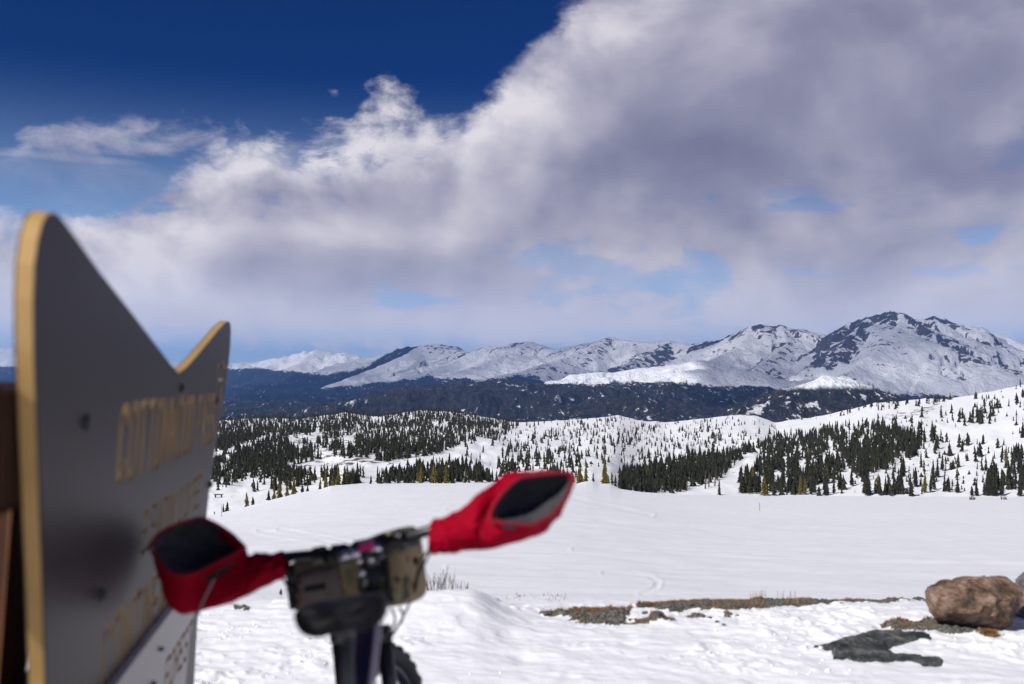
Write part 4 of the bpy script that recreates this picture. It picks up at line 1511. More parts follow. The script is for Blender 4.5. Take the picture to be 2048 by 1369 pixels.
barp = bez([L2, L1, P(680, 1107, 2.06), C0, P(790, 1084, 2.02), R1, R2], 8)
mb = MB()
nb_ = len(barp)
mb.tube(barp, [0.0112 + 0.0047 * max(0, 1 - abs(i / (nb_ - 1) - 0.5) / 0.16) ** 0.6 if abs(i / (nb_ - 1) - 0.5) < .16 else 0.0112 for i in range(nb_)], 14)
mb.build("handlebar", m_black, bike, True)
mb = MB()
bd = (R1 - L1).normalized()
mb.tube([C0 - bd * .028, C0 + bd * .028], .0235, 16)
mb.tube([C0, steer_top], [.021, .020], 14)
mb.tube([steer_top + head_dir * .028, steer_top - head_dir * .055], .0215, 18)
st = mb.build("stem", m_black, bike)
auto_smooth(st)
mb = MB()
mb.tube([steer_top + head_dir * .029, steer_top + head_dir * .034, steer_top + head_dir * .036], [.0185, .0185, .012], 18)
auto_smooth(mb.build("stem_cap", m_black, st))
mb = MB()
pk = P(733, 1091, 2.0)
mb.box(pk, bd * .017, Vector((0, .014, .002)), Vector((-.012 * bd.z, 0, .007)), .003)
mb.build("lever_clamp", m_pink, bike)
mb = MB()
for px, py in ((718, 1122), (741, 1120), (723, 1147)):
    c = P(px, py, 2.0)
    mb.tube([c + Vector((0, .02, 0)), c, c - Vector((0, .003, 0))], [.0065, .0065, .004], 10)
for px, py, s in ((708, 1108, .014), (752, 1096, .012), (690, 1112, .011)):
    c = P(px, py, 2.01)
    mb.tube([c - bd * s, c + bd * s], .009, 10)
mb.build("stem_bolts", m_metal, bike, True)
# clamps and levers on the bar
for px, py, d in ((798, 1078, 2.0), (640, 1110, 2.06)):
    mb = MB()
    c = P(px, py, d)
    mb.tube([c - bd * .012, c + bd * .012], .0175, 14)
    mb.tube([c + Vector((0, .0, -.004)), c + Vector((.0, .045, -.018)), c + Vector((.03 if px > 700 else -.03, .075, -.02))], [.011, .009, .007], 8)
    auto_smooth(mb.build("brake_lever", m_black, bike))
# frame
mb = MB()
mb.tube([head_top, head_bot], [.024, .026], 18)
hd_ = mb.build("head_tube", m_frame, bike, True)
seat_clamp = P(730, 1640, 1.515)
sp_top = P(690, 1246, 1.565)
bb = Rc + bh * 0.43 - Vector((0, 0, 0.055))
sdir_ = (sp_top - bb).normalized()
seat_clamp = bb + sdir_ * 0.44
tt0, tt1 = P(746, 1222, 2.02), seat_clamp - sdir_ * .02
mb = MB()
mb.tube([head_top - head_dir * .025, tt0 * .5 + (head_top - head_dir * .03) * .5, tt1], [.023, .023, .019], 18)
mb.build("top_tube", m_frame, bike, True)
# stripes on the top tube
ax_ = (tt1 - tt0).normalized()
sd_ = ax_.cross(Vector((0, 0, 1))).normalized()
nr_ = sd_.cross(ax_).normalized()
if nr_.z < 0:
    nr_ = -nr_
for a0, a1 in ((28, 52), (66, 80)):
    rings = []
    for q in np.linspace(.05, .9, 10):
        c = tt0 + (tt1 - tt0) * q
        rad = .0232 - .0042 * q
        sgn = 1 if sd_.x > 0 else -1
        rings.append([c + (nr_ * math.cos(math.radians(a)) + sd_ * sgn * math.sin(math.radians(a))) * (rad + .0008) for a in np.linspace(a0, a1, 6)] +
                     [c + (nr_ * math.cos(math.radians(a)) + sd_ * sgn * math.sin(math.radians(a))) * (rad - .001) for a in np.linspace(a1, a0, 6)])
    mb = MB()
    mb.loft(rings)
    mb.build("stripe", m_lilac, bike, True)
mb = MB()
mb.tube([head_bot + head_dir * .03, bb], [.027, .024], 16)
mb.build("down_tube", m_frame, bike, True)
mb = MB()
mb.tube([seat_clamp + sdir_ * .01, bb], [.018, .019], 16)
mb.build("seat_tube", m_frame, bike, True)
mb = MB()
mb.tube([sp_top, seat_clamp - sdir_ * .05], [.0128, .0128], 16)
mb.tube([sp_top + sdir_ * .012, sp_top - sdir_ * .03], [.016, .0145], 14)
mb.build("seat_post", m_black, bike, True)
for s in (-1, 1):
    mb = MB()
    mb.tube([seat_clamp - sdir_ * .05 + bax * .012 * s, Rc + bax * .062 * s + bup * .2 + bh * .09, Rc + bax * .066 * s], [.009, .009, .008], 10)
    mb.build("seat_stay", m_frame, bike, True)
    mb = MB()
    mb.tube([bb + bax * .03 * s, bb * .6 + Rc * .4 + bax * .055 * s, Rc + bax * .066 * s], [.012, .010, .009], 10)
    mb.build("chain_stay", m_frame, bike, True)
    mb = MB()
    mb.tube([crown + wax * .058 * s, crown + wax * .062 * s - wup * .2 + wh * .02, Wc + wax * .062 * s], [.019, .019, .012], 12)
    mb.build("fork_leg", m_black, bike, True)
    mb = MB()
    dirc = (bh * .5 - bup * .86) * s
    mb.tube([bb + bax * .07 * s, bb + bax * .078 * s + dirc * .17], [.014, .011], 8)
    pc = bb + bax * .125 * s + dirc * .17
    mb.box(pc, bax * .045, bh * .045, bup * .009, .003)
    mb.build("crank", m_black, bike)
mb = MB()
mb.tube([crown - wax * .072, crown + wax * .072], .024, 12)
mb.tube([crown, head_bot], .022, 12)
mb.build("fork_crown", m_black, bike, True)
mb = MB()
mb.tube([bb - bax * .07, bb + bax * .07], .02, 14)
ch = []
for q in (.062, .066):
    ch.append([bb + bax * .05 + (bh * math.cos(2 * math.pi * i / 32) + bup * math.sin(2 * math.pi * i / 32)) * q * (1.05 if i % 2 else 1) for i in range(32)])
mb.loft([ch[0], ch[1]])
mb.add([p for p in ch[0]], [tuple(range(32))])
mb.build("chainring", m_metal, bike)

# saddle: lofted from tail to nose
sc = P(673, 1221, 1.50)
sf = Vector((0.03, 1, -0.15)).normalized()
srt = Vector((math.cos(math.radians(9)), 0, math.sin(math.radians(9))))
srt = (srt - sf * srt.dot(sf)).normalized()
sup = srt.cross(sf).normalized()
rings = []
NS = 28
for q, hw, top, bot in ((0, .050, -.008, -.020), (.006, .0655, .006, -.029), (.02, .0715, .013, -.033), (.05, .072, .016, -.032), (.09, .062, .013, -.026), (.13, .045, .010, -.020),
                        (.18, .030, .010, -.016), (.23, .023, .010, -.016), (.262, .018, .006, -.016), (.272, .009, -.002, -.012)):
    rg = []
    for k in range(NS):
        a = 2 * math.pi * k / NS
        x, z = math.cos(a), math.sin(a)
        x = math.copysign(abs(x) ** .62, x)
        zz = 1.22 * (top if z > 0 else -bot) * math.copysign(abs(z) ** .75, z)
        ch_ = math.exp(-(x / .2) ** 2)
        if z > 0:
            zz -= .010 * ch_ * (1 if q < .2 else .4)
        else:
            zz += .014 * ch_ * max(0, 1 - q / .06)
        dpth = q - (0.012 * (1 - abs(abs(x) - .55) / .55) if q < .03 else 0) + (.010 * ch_ if q < .03 else 0)
        rg.append(sc + srt * x * hw + sup * zz + sf * dpth)
    rings.append(rg)
mb = MB()
mb.loft(rings, 0, True, True)
sdl = mb.build("saddle", m_sad, bike, True)
subsurf(sdl, 1)
for s in (-1, 1):
    mb = MB()
    mb.tube([sc + srt * .025 * s + sf * .03 - sup * .028, sc + srt * .022 * s + sf * .07 - sup * .038, sc + srt * .02 * s + sf * .16 - sup * .036, sc + srt * .01 * s + sf * .25 - sup * .012], .0036, 8)
    mb.build("saddle_rail", m_metal, sdl, True)
# cables
CBL = [[(862, 1104, 2.0), (850, 1125, 2.02), (838, 1148, 2.06), (830, 1185, 2.12), (812, 1222, 2.2), (795, 1255, 2.28), (774, 1285, 2.36)],
       [(858, 1100, 2.0), (842, 1122, 2.04), (832, 1160, 2.1), (826, 1190, 2.14)],
       [(783, 1218, 2.2), (790, 1235, 2.22), (787, 1252, 2.24), (772, 1270, 2.3)],
       [(800, 1215, 2.2), (806, 1236, 2.24), (792, 1258, 2.28), (768, 1285, 2.34)],
       [(577, 1140, 2.1), (566, 1152, 2.1), (575, 1172, 2.12), (596, 1186, 2.15)],
       [(576, 1146, 2.1), (586, 1160, 2.11), (600, 1166, 2.14)],
       [(712, 1268, 2.1), (722, 1285, 2.12), (712, 1308, 2.14), (728, 1330, 2.16)]]
for pts in CBL:
    mb = MB()
    mb.tube(bez([P(*p) for p in pts], 6), .0026, 7)
    mb.build("cable", m_cable, bike, True)

# ------------------------------------------------------------------ handlebar bag
m_camo, t, b = mat("camouflage_cloth")
pos = t.n('ShaderNodeTexCoord').outputs['Object']
c1 = t.sstep(t.noise(pos, 13, 3, 0.55, 0.8), 0.47, 0.50)
c2 = t.sstep(t.noise(t.vm('ADD', pos, (4, 2, 1)), 17, 3, 0.55, 0.8), 0.58, 0.61)
c3 = t.sstep(t.noise(t.vm('ADD', pos, (9, 5, 3)), 15, 3, 0.55, 0.8), 0.57, 0.60)
cc = t.mix(c1, (0.17, 0.155, 0.075), (0.26, 0.185, 0.095))
cc = t.mix(c2, cc, (0.05, 0.055, 0.035))
cc = t.mix(c3, cc, (0.24, 0.225, 0.11))
t.put(b.inputs['Base Color'], cc)
b.inputs['Roughness'].default_value = 0.85
bn = t.n('ShaderNodeBump')
bn.inputs['Strength'].default_value = 0.3
bn.inputs['Distance'].default_value = 0.003
t.put(bn.inputs['Height'], t.m('ADD', t.noise(pos, 300, 2), t.m('MULTIPLY', t.noise(pos, 22, 3), 3.0)))
t.t.links.new(bn.outputs[0], b.inputs['Normal'])
m_tancloth = M("tan_pocket_cloth", (0.17, 0.135, 0.115), 0.85, 0.25, 25, 0.2, 200)
m_web = M("black_webbing", (0.012, 0.012, 0.013), 0.8, bump=0.2, bscale=300)
m_green = M("green_cloth", (0.16, 0.19, 0.085), 0.85, 0.3, 30)
bag = thing("handlebar_bag", P(715, 1170, 2.18), "boxy camouflage bag strapped to the handlebar between the two red mitts", "bag")
bx = (P(832, 1150, 2.11) - P(592, 1172, 2.20))
bl = bx.length
bx.normalize()
bz = Vector((-.10, .06, 1.0))
bz = (bz - bx * bz.dot(bx)).normalized()
by = bz.cross(bx).normalized()
if by.y < 0:
    by = -by
bc = P(712, 1152, 2.185)


def bag_h(u):
    return float(np.interp(u, [-1, 0, .8], [.66, .86, 1.0]))


def bag_c(u):
    return .014 * u + .018 * (1 - bag_h(u))


rings = []
NB = 40
for q, sc_ in ((-.5, .80), (-.488, .93), (-.46, .985), (-.4, 1), (-.2, 1.0), (0, 1.0), (.2, 1.02), (.36, 1.05), (.45, 1.03), (.485, .96), (.5, .84)):
    rg = []
    for k in range(NB):
        a = 2 * math.pi * k / NB
        x, z = math.cos(a), math.sin(a)
        ex = .42 if z < 0 else .62
        x = math.copysign(abs(x) ** ex, x)
        z = math.copysign(abs(z) ** .55, z)
        wv = 1 + .03 * math.sin(3 * a + 9 * q) + .015 * math.sin(7 * a - 14 * q)
        rg.append(bc + bx * q * bl + by * x * .062 * sc_ * wv + bz * (z * .079 * sc_ * wv * bag_h(2 * q) + bag_c(2 * q)))
    rings.append(rg)
mb = MB()
mb.loft(rings, 0, True, True)
bo = mb.build("bag_body", m_camo, bag, True)
subsurf(bo, 1)


def on_bag(u, v, lift=0.0):
    """u along the bag -1..1, v up -1..1 on its rear face"""
    return bc + bx * u * bl * .5 - by * (.0655 + lift) + bz * (v * .079 * bag_h(u) + bag_c(u))


def bag_panel(name, u0, u1, v0, v1, lift, mt, th=.004, n=8):
    mb = MB()
    top, bot = [], []
    U, Vv = np.linspace(u0, u1, n), np.linspace(v0, v1, n)
    g0, g1 = [], []
    for vv_ in Vv:
        for uu_ in U:
            ed = min(uu_ - u0, u1 - uu_) / (u1 - u0) * 8
            ev = min(vv_ - v0, v1 - vv_) / (v1 - v0) * 8
            e = min(1, max(0, ed)) * min(1, max(0, ev))
            g0.append(on_bag(uu_, vv_, lift + th * e))
    f = [(i * n + j, i * n + j + 1, (i + 1) * n + j + 1, (i + 1) * n + j) for i in range(n - 1) for j in range(n - 1)]
    mb.add(g0, f)
    nn_ = len(g0)
    g1 = [p + by * .012 for p in g0]
    mb.add(g1, [q[::-1] for q in f])
    per = [j for j in range(n)] + [i * n + n - 1 for i in range(1, n)] + [(n - 1) * n + j for j in range(n - 2, -1, -1)] + [i * n for i in range(n - 2, 0, -1)]
    mb.f += [(per[i], per[(i + 1) % len(per)], nn_ + per[(i + 1) % len(per)], nn_ + per[i]) for i in range(len(per))]
    mb.mi += [0] * len(per)
    return mb.build(name, mt, bag, True)


bag_panel("pocket", -.74, -.02, -.78, .48, .004, m_tancloth, .008)
bag_panel("pocket_patch", -.58, -.22, -.22, .0, .0125, m_web, .002)
for u in (-.86, .74):
    bag_panel("strap", u - .05, u + .05, -.84, .84, .003, m_web, .003)
mb = MB()
for k, (u, r) in enumerate(((-.86, .020), (.70, .020))):
    c = barp[int((u * .17 + .5) * (nb_ - 1))]
    mb.tube([c - bx * .014, c + bx * .014], .0195, 14)
mb.build("bar_loop", m_web, bag, True)
mb = MB()
gp = []
for q in np.linspace(0, 1, 8):
    gp.append([bc + bx * bl * (-.25 + .34 * q) + by * yy - bz * (-.0735 * bag_h(-.5 + .68 * q) - bag_c(-.5 + .68 * q) - .003 * math.sin(q * 3.1)) + bz * .003 for yy in (-.030, .0, .03)])
mb.add([p for r in gp for p in r] + [p - bz * .01 for r in gp for p in r], [(i * 3 + j, i * 3 + j + 1, i * 3 + j + 4, i * 3 + j + 3) for i in range(7) for j in range(2)])
mb.build("lid_flap", m_green, bag, True)
mb = MB()
c = P(583, 1176, 2.17)
pts = [c + Vector((math.cos(a) * .0095, .002, math.sin(a) * .013)) for a in np.linspace(0, 2 * math.pi, 17)]
mb.tube(pts, .0026, 8)
mb.build("ring", m_metal, bag, True)
mb = MB()
mb.box(P(594, 1172, 2.17), (.006, 0, 0), (0, .012, 0), (0, 0, .012), .002)
mb.build("ring_tab", m_web, bag)
mb = MB()
mb.tube([P(826, 1122, 2.14), P(836, 1124, 2.14)], .008, 10)
mb.build("side_clip", m_web, bag, True)

# ------------------------------------------------------------------ mitts on the bar ends
def red_cloth(name, col, col2):
    m, t, b = mat(name)
    pos = t.n('ShaderNodeTexCoord').outputs['Object']
    n1 = t.noise(pos, 9, 4, 0.6, 0.6)
    t.put(b.inputs['Base Color'], t.mix(t.sstep(n1, 0.3, 0.7), col, col2))
    b.inputs['Roughness'].default_value = 0.7
    b.inputs['Specular IOR Level'].default_value = 0.06
    bn = t.n('ShaderNodeBump')
    bn.inputs['Strength'].default_value = 0.7
    bn.inputs['Distance'].default_value = 0.012
    t.put(bn.inputs['Height'], t.m('ADD', n1, t.m('MULTIPLY', t.noise(pos, 26, 3, 0.5, 0.8), 0.45)))
    t.t.links.new(bn.outputs[0], b.inputs['Normal'])
    return m


m_red = red_cloth("red_cloth", (0.33, 0.0006, 0.016), (0.25, 0.0004, 0.011))
m_bind = M("dark_red_binding", (0.22, 0.001, 0.014), 0.8, 0.2, 60)
m_lining = M("dark_grey_lining", (0.055, 0.055, 0.066), 0.9, 0.35, 30, 0.5, 60)
m_grey = M("grey_cord", (0.20, 0.19, 0.21), 0.8)


def ring_uv(c, U, V, n):
    return [c + U * math.cos(2 * math.pi * k / n) + V * math.sin(2 * math.pi * k / n) for k in range(n)]


def poly_ring(pts, n, flip, depth):
    """resample an outline (image points) by angle; depth(px,py) gives the distance"""
    cx = sum(p[0] for p in pts) / len(pts)
    cy = sum(p[1] for p in pts) / len(pts)
    res = []
    for k in range(n):
        a = 2 * math.pi * k / n
        dx, dy = math.sin(a) * (-1 if flip else 1), -math.cos(a)
        best = None
        for (x0, y0), (x1, y1) in zip(pts, pts[1:] + pts[:1]):
            den = dx * (y1 - y0) - dy * (x1 - x0)
            if abs(den) < 1e-9:
                continue
            tt = ((x0 - cx) * (y1 - y0) - (y0 - cy) * (x1 - x0)) / den
            ss = ((x0 - cx) * dy - (y0 - cy) * dx) / den
            if tt > 0 and -1e-6 <= ss <= 1 + 1e-6 and (best is None or tt > best):
                best = tt
        res.append((cx + dx * best, cy + dy * best))
    return [P(x, y, depth(x, y)) for x, y in res], (cx, cy)


def mitt(root, outer_rings, body_pts, mouth_pts, depth, flip, lip=1.0):
    n = 40
    bx0, bx1 = min(p[0] for p in body_pts), max(p[0] for p in body_pts)
    body, bcen = poly_ring(body_pts, n, flip, lambda x, y: depth(x, y) + .005 + .08 * float(sst(np.array((bx1 - x if flip else x - bx0) / (bx1 - bx0)), .05, .65)))
    mouth, mcen = poly_ring(mouth_pts, n, flip, depth)
    mc = sum(mouth, Vector()) / n
    push = Vector((0, 1, -.12)).normalized()
    rings = [ring_uv(c, U, V, n) for c, U, V in outer_rings]
    rings.append(body)
    tgt = outer_rings[-2][0]
    big = [mc + (p - mc) * 1.10 + push * .012 for p in mouth]
    lipo = [mc + (p - mc) * 1.085 - push * .004 for p in mouth]
    lipi = [mc + (p - mc) * 1.0 - push * .006 for p in mouth]
    rings += [big, lipo, lipi]
    # wrinkles in the cloth
    for i, rg in enumerate(rings[1:-3]):
        for k in range(n):
            rg[k] = rg[k] + Vector((math.sin(k * 1.9 + i * 2.1), math.cos(k * 2.7 + i), math.sin(k * 1.3 + 2 * i))) * .0036
    # more rings between the given ones, pulled about as loose cloth is
    nr0 = len(rings)
    fine = []
    cols = [bez([rings[i][k] for i in range(nr0 - 3)], 3) for k in range(n)]
    m_ = len(cols[0])
    for i in range(m_):
        rg = [cols[k][i] for k in range(n)]
        cc_ = sum(rg, Vector()) / n
        e_ = min(1, i / 2) * min(1, (m_ - 1 - i) / 1.5)
        for k in range(n):
            a_ = 2 * math.pi * k / n
            f_ = float(fbm(np.array(3 + 1.6 * math.cos(a_) + i * .30), np.array(5 + 1.6 * math.sin(a_) + i * .55 + (7 if flip else 0)), 3, 111))
            q_ = float(ridged(np.array(i * .42 + .8 * math.sin(a_ * 2)), np.array(2 + 1.2 * math.sin(a_)), 2, 117))
            rg[k] = rg[k] + (rg[k] - cc_).normalized() * (.010 * f_ + .0055 * q_) * e_
        fine.append(rg)
    rings = fine + rings[nr0 - 3:]
    mb = MB()
    mb.loft(rings, 0, False, False)
    sh = mb.build("shell", m_red, root, True)
    subsurf(sh, 1)
    ins_ = [lipi, [mc + (p - mc) * .97 + push * .014 for p in mouth], [mc + (p - mc) * .84 + push * .045 for p in mouth],
            [mc + (p - mc) * .56 + push * .068 for p in mouth], [mc + (p - mc) * .22 + push * .075 for p in mouth]]
    for rg in ins_[1:]:
        for k in range(n):
            rg[k] = rg[k] + Vector((math.sin(k * 2.3), math.cos(k * 1.7), math.sin(k * 3.1))) * .0025
    mb = MB()
    mb.loft(ins_, 0, False, True)
    mb2 = MB()
    mb2.tube([p - push * .0065 for p in lipo] + [lipo[0] - push * .0065], .0028, 7)
    mb2.build("binding", m_bind, root, True)
    li = mb.build("lining", m_lining, root, True)
    subsurf(li, 1)
    return sh


pxm = 1.97 / F
rm = thing("handlebar_mitt", P(950, 1065, 1.98), "bright red bar mitt in full sun on the raised right handlebar end", "mitt", "mitts on the handlebar")
mitt(rm, [
    (P(859, 1074, 2.0), Vector((.002, 0, .0292)), Vector((0, .030, 0))),
    (P(872, 1073, 2.0), Vector((.001, 0, .033)), Vector((0, .036, 0))),
    (P(890, 1070, 1.995), Vector((.003, 0, .0315)), Vector((0, .040, 0))),
    (P(905, 1066, 1.99), Vector((-.003, 0, .036)), Vector((0, .044, 0))),
    (P(935, 1055, 1.985), Vector((-.006, 0, .040)), Vector((.004, .052, 0))),
    (P(968, 1041, 1.98), Vector((-.010, 0, .052)), Vector((.012, .058, .006))),
], [(968, 1030), (985, 985), (1012, 946), (1045, 935), (1095, 937), (1138, 942), (1150, 955), (1148, 985), (1130, 1038), (1098, 1066), (1090, 1076), (1040, 1083), (1000, 1087), (960, 1090), (955, 1060)],
    [(984, 1038), (990, 1018), (1005, 994), (1023, 974), (1043, 959), (1090, 953), (1132, 949), (1145, 961), (1133, 985), (1119, 1006), (1100, 1028), (1065, 1046), (1040, 1046), (1012, 1043)],
    lambda x, y: 1.945 - (y - 1000) * .0006 - (x - 1060) * .0001, False)
lm = thing("handlebar_mitt", P(480, 1150, 2.13), "dark red bar mitt in shade resting against the grey sign", "mitt", "mitts on the handlebar")
mitt(lm, [
    (P(575, 1131, 2.10), Vector((.0, 0, .0225)), Vector((0, .026, 0))),
    (P(560, 1133, 2.10), Vector((.0, 0, .027)), Vector((0, .032, 0))),
    (P(540, 1136, 2.105), Vector((.0, 0, .0285)), Vector((-.004, .040, 0))),
    (P(505, 1146, 2.11), Vector((.005, 0, .042)), Vector((-.008, .050, 0))),
    (P(478, 1153, 2.13), Vector((.008, 0, .049)), Vector((-.012, .050, 0))),
], [(500, 1118), (492, 1090), (450, 1052), (408, 1034), (375, 1036), (338, 1050), (312, 1075), (302, 1090), (304, 1150), (316, 1205), (326, 1240), (380, 1232), (430, 1215), (480, 1190), (500, 1160)],
    [(307, 1090), (320, 1074), (338, 1061), (370, 1048), (403, 1039), (425, 1048), (447, 1061), (470, 1079), (488, 1095), (462, 1108), (435, 1121), (402, 1138), (370, 1148), (350, 1143), (334, 1135), (318, 1112)],
    lambda x, y: 2.085 - (y - 1095) * .0006 + (x - 400) * .0001, True)
mb = MB()
mb.tube(bez([P(428, 1158, 2.02), P(420, 1175, 2.02), P(405, 1205, 2.03), P(396, 1232, 2.06)], 6), .0024, 7)
mb.build("drawcord", m_grey, lm, True)
mb = MB()
g = [P(*p) for p in ((402, 1158, 2.035), (435, 1142, 2.03), (468, 1122, 2.045), (470, 1126, 2.046), (448, 1148, 2.03), (425, 1163, 2.03))]
mb.add(g + [p + Vector((0, .006, 0)) for p in g], [tuple(range(6)), tuple(range(11, 5, -1))] + [(i, (i + 1) % 6, 6 + (i + 1) % 6, 6 + i) for i in range(6)])
mb.build("seam_patch", m_web, lm)
mb = MB()
g = [P(*p) for p in ((1005, 1049, 1.90), (1030, 1052, 1.90), (1032, 1058, 1.90), (1010, 1060, 1.902))]
mb.add(g + [p + Vector((0, .006, 0)) for p in g], [tuple(range(4)), tuple(range(7, 3, -1))] + [(i, (i + 1) % 4, 4 + (i + 1) % 4, 4 + i) for i in range(4)])
mb.build("seam_patch", m_web, rm)


# ------------------------------------------------------------------ rocks
def rock_mat(name, cols, scale, bump=0.5):
    m, t, b = mat(name)
    pos = t.n('ShaderNodeTexCoord').outputs['Object']
    n1 = t.noise(pos, scale, 6, 0.68, 0.5)
    n2 = t.noise(pos, scale * 7, 5, 0.7)
    n3 = t.noise(t.vm('ADD', pos, (3, 1, 2)), scale * 2.2, 5, 0.65, 0.8)
    c = t.ramp(t.m('ADD', t.m('MULTIPLY', n1, 0.7), t.m('MULTIPLY', n2, 0.3)), [(0.40, cols[0]), (0.47, cols[1]), (0.53, cols[2]), (0.61, cols[3])])
    c = t.mix(t.m('MULTIPLY', t.sstep(n3, 0.58, 0.68), 0.7), c, cols[4])
    t.put(b.inputs['Base Color'], c)
    b.inputs['Roughness'].default_value = 0.8
    b.inputs['Specular IOR Level'].default_value = 0.25
    bn = t.n('ShaderNodeBump')
    bn.inputs['Strength'].default_value = bump
    bn.inputs['Distance'].default_value = 0.02
    t.put(bn.inputs['Height'], t.m('ADD', n1, t.m('MULTIPLY', n2, 0.5)))
    t.t.links.new(bn.outputs[0], b.inputs['Normal'])
    return m


m_boulder = rock_mat("granite", [(0.045, 0.032, 0.024), (0.135, 0.085, 0.055), (0.23, 0.145, 0.105), (0.33, 0.24, 0.19), (0.085, 0.08, 0.072)], 6.5, 1.0)
m_boulder2 = rock_mat("grey_granite", [(0.06, 0.05, 0.045), (0.14, 0.125, 0.115), (0.22, 0.19, 0.165), (0.30, 0.27, 0.24), (0.10, 0.09, 0.08)], 6.5, 0.8)


def boulder(name, label, mt, body, d0, thick, planes, seed, cat="boulder", group=None):
    """a boulder whose outline follows body (image points) at depth d0, thick metres front to back"""
    bm = bmesh.new()
    bmesh.ops.create_icosphere(bm, subdivisions=6, radius=1)
    co = np.array([v.co[:] for v in bm.verts])
    faces = [[v.index for v in f.verts] for f in bm.faces]
    bm.free()
    ang = np.arctan2(co[:, 0], co[:, 2])
    cx, cy = np.mean([p[0] for p in body]), np.mean([p[1] for p in body])
    pa = sorted((math.atan2(x - cx, cy - y), math.hypot(x - cx, y - cy)) for x, y in body)
    pa = [(a - 2 * math.pi, r) for a, r in pa] + pa + [(a + 2 * math.pi, r) for a, r in pa]
    R = np.interp(ang, [p[0] for p in pa], [p[1] for p in pa]) / F * d0
    rr = np.hypot(co[:, 0], co[:, 2])
    sq = np.sign(co[:, 1]) * np.abs(co[:, 1]) ** .8
    rad = np.sqrt(np.maximum(0, 1 - np.abs(co[:, 1]) ** 2.6)) ** .9
    k = rad / np.maximum(rr, 1e-6)
    x, z, y = co[:, 0] * k * R, co[:, 2] * k * R, sq * thick / 2
    p = np.stack([x, y, z], -1)
    for nx, ny, nz_, off in planes:
        nrm = np.array([nx, ny, nz_], float)
        nrm /= np.linalg.norm(nrm)
        s = p @ nrm - off
        p = p - np.maximum(0, s)[:, None] * nrm * .88
    def n3(a, b, c, sc_, sd_):
        return fbm(a * sc_ + c * sc_ * .7, b * sc_ - c * sc_ * .5, 4, sd_)
    nrm = p / np.maximum(1e-6, np.linalg.norm(p, axis=1))[:, None]
    crack = -np.exp(-(n3(p[:, 0], p[:, 2], p[:, 1], 5, seed + 3) / .035) ** 2) * .008
    p = p + nrm * (0.030 * n3(p[:, 0], p[:, 2], p[:, 1], 6, seed) + .014 * n3(p[:, 0], p[:, 2], p[:, 1], 22, seed + 1) + crack)[:, None]
    c = np.array(P(cx, cy, d0))
    p = p + nrm * (0.012 * ridged(p[:, 0] * 11 + p[:, 1] * 5, p[:, 2] * 17, 4, seed + 7) - .010 * sst(ridged(p[:, 0] * 4 + p[:, 2] * 3, p[:, 1] * 4 - p[:, 2] * 5, 2, seed + 8), .35, .6))[:, None]
    o = link_mesh(name, p + c, faces, mt, None, True)
    auto_smooth(o, 30)
    return tag(o, label, cat, group)


BD = 5.75
boulder("boulder", "big rounded brown granite boulder at the right side of the snow", m_boulder,
        [(1857, 1190), (1861, 1180), (1880, 1173), (1920, 1166), (1960, 1159), (2000, 1155), (2025, 1157), (2034, 1166), (2042, 1190), (2048, 1215), (2046, 1240), (2020, 1243),
         (1985, 1250), (1950, 1257), (1905, 1257), (1880, 1248), (1868, 1232), (1860, 1210)], BD, 0.42,
        [(-.35, -.75, .55, .140), (-.15, -.55, -.8, .118), (.5, -.8, .1, .185), (-.8, -.5, .1, .225), (.15, -.45, .88, .128), (-.6, -.2, .77, .165), (.1, -.98, .05, .165), (.75, -.3, -.6, .20)], 3)
boulder("boulder", "grey boulder cut by the right border behind the big brown one", m_boulder2,
        [(2037, 1195), (2041, 1170), (2055, 1156), (2090, 1150), (2130, 1158), (2160, 1180), (2165, 1215), (2150, 1245), (2090, 1252), (2045, 1240)], BD + .30, .36,
        [(-.5, -.7, .4, .13)], 9)

# flat dark slab lying in the snow
SLAB = [(1628, 1297), (1655, 1290), (1690, 1276), (1740, 1265), (1800, 1261), (1845, 1264), (1858, 1272), (1864, 1282), (1840, 1283), (1812, 1288), (1786, 1293), (1779, 1300), (1790, 1309),
        (1830, 1311), (1870, 1317), (1886, 1323), (1882, 1330), (1850, 1332), (1790, 1323), (1720, 1326), (1668, 1318), (1664, 1308), (1668, 1301), (1645, 1301)]
m_slab = rock_mat("dark_schist", [(0.022, 0.025, 0.027), (0.048, 0.053, 0.054), (0.085, 0.092, 0.088), (0.22, 0.215, 0.18), (0.04, 0.042, 0.04)], 9.0, 0.9)
sx_, sy_ = np.meshgrid(np.arange(1616, 1900, 1.4), np.arange(1252, 1342, 0.7))
sdep = EYE * F / (sy_ - HOR)
sin_ = poly_dist(sx_, sy_ * 1.0, SLAB) + 4.5 * fbm(sx_ / 16, sy_ / 8, 4, 81)
SXw = (sx_ - 1024) / F * sdep
prof = np.clip(sin_ / 9, -1, 1)
ridge_ = .012 * fbm(SXw / .10, sdep / .08, 4, 83) + .008 * (np.abs(fbm(SXw / .2 + sdep, sdep / .1, 3, 85)) * -2)
sz = np.where(prof > 0, .002 + .026 * np.clip(prof, 0, 1) ** .7 + ridge_ * np.clip(prof * 2, 0, 1), -.03 + prof * .05)
gz = ground_z(sx_, sdep, True)
keep = (sin_[:-1, :-1] > -2.5)
slab = grid_mesh("flat_rock", SXw, sdep, sz + np.minimum(gz, 0.03) * .6, m_slab, keep=keep)
tag(slab, "flat dark green grey rock slab lying flush in the snow", "rock")
# cover the tilt of the slab's rim: small rocks peeking out of the turf strip
m_stone = rock_mat("field_stone", [(0.05, 0.05, 0.045), (0.11, 0.11, 0.10), (0.17, 0.17, 0.15), (0.24, 0.23, 0.20), (0.10, 0.08, 0.06)], 30, 0.6)


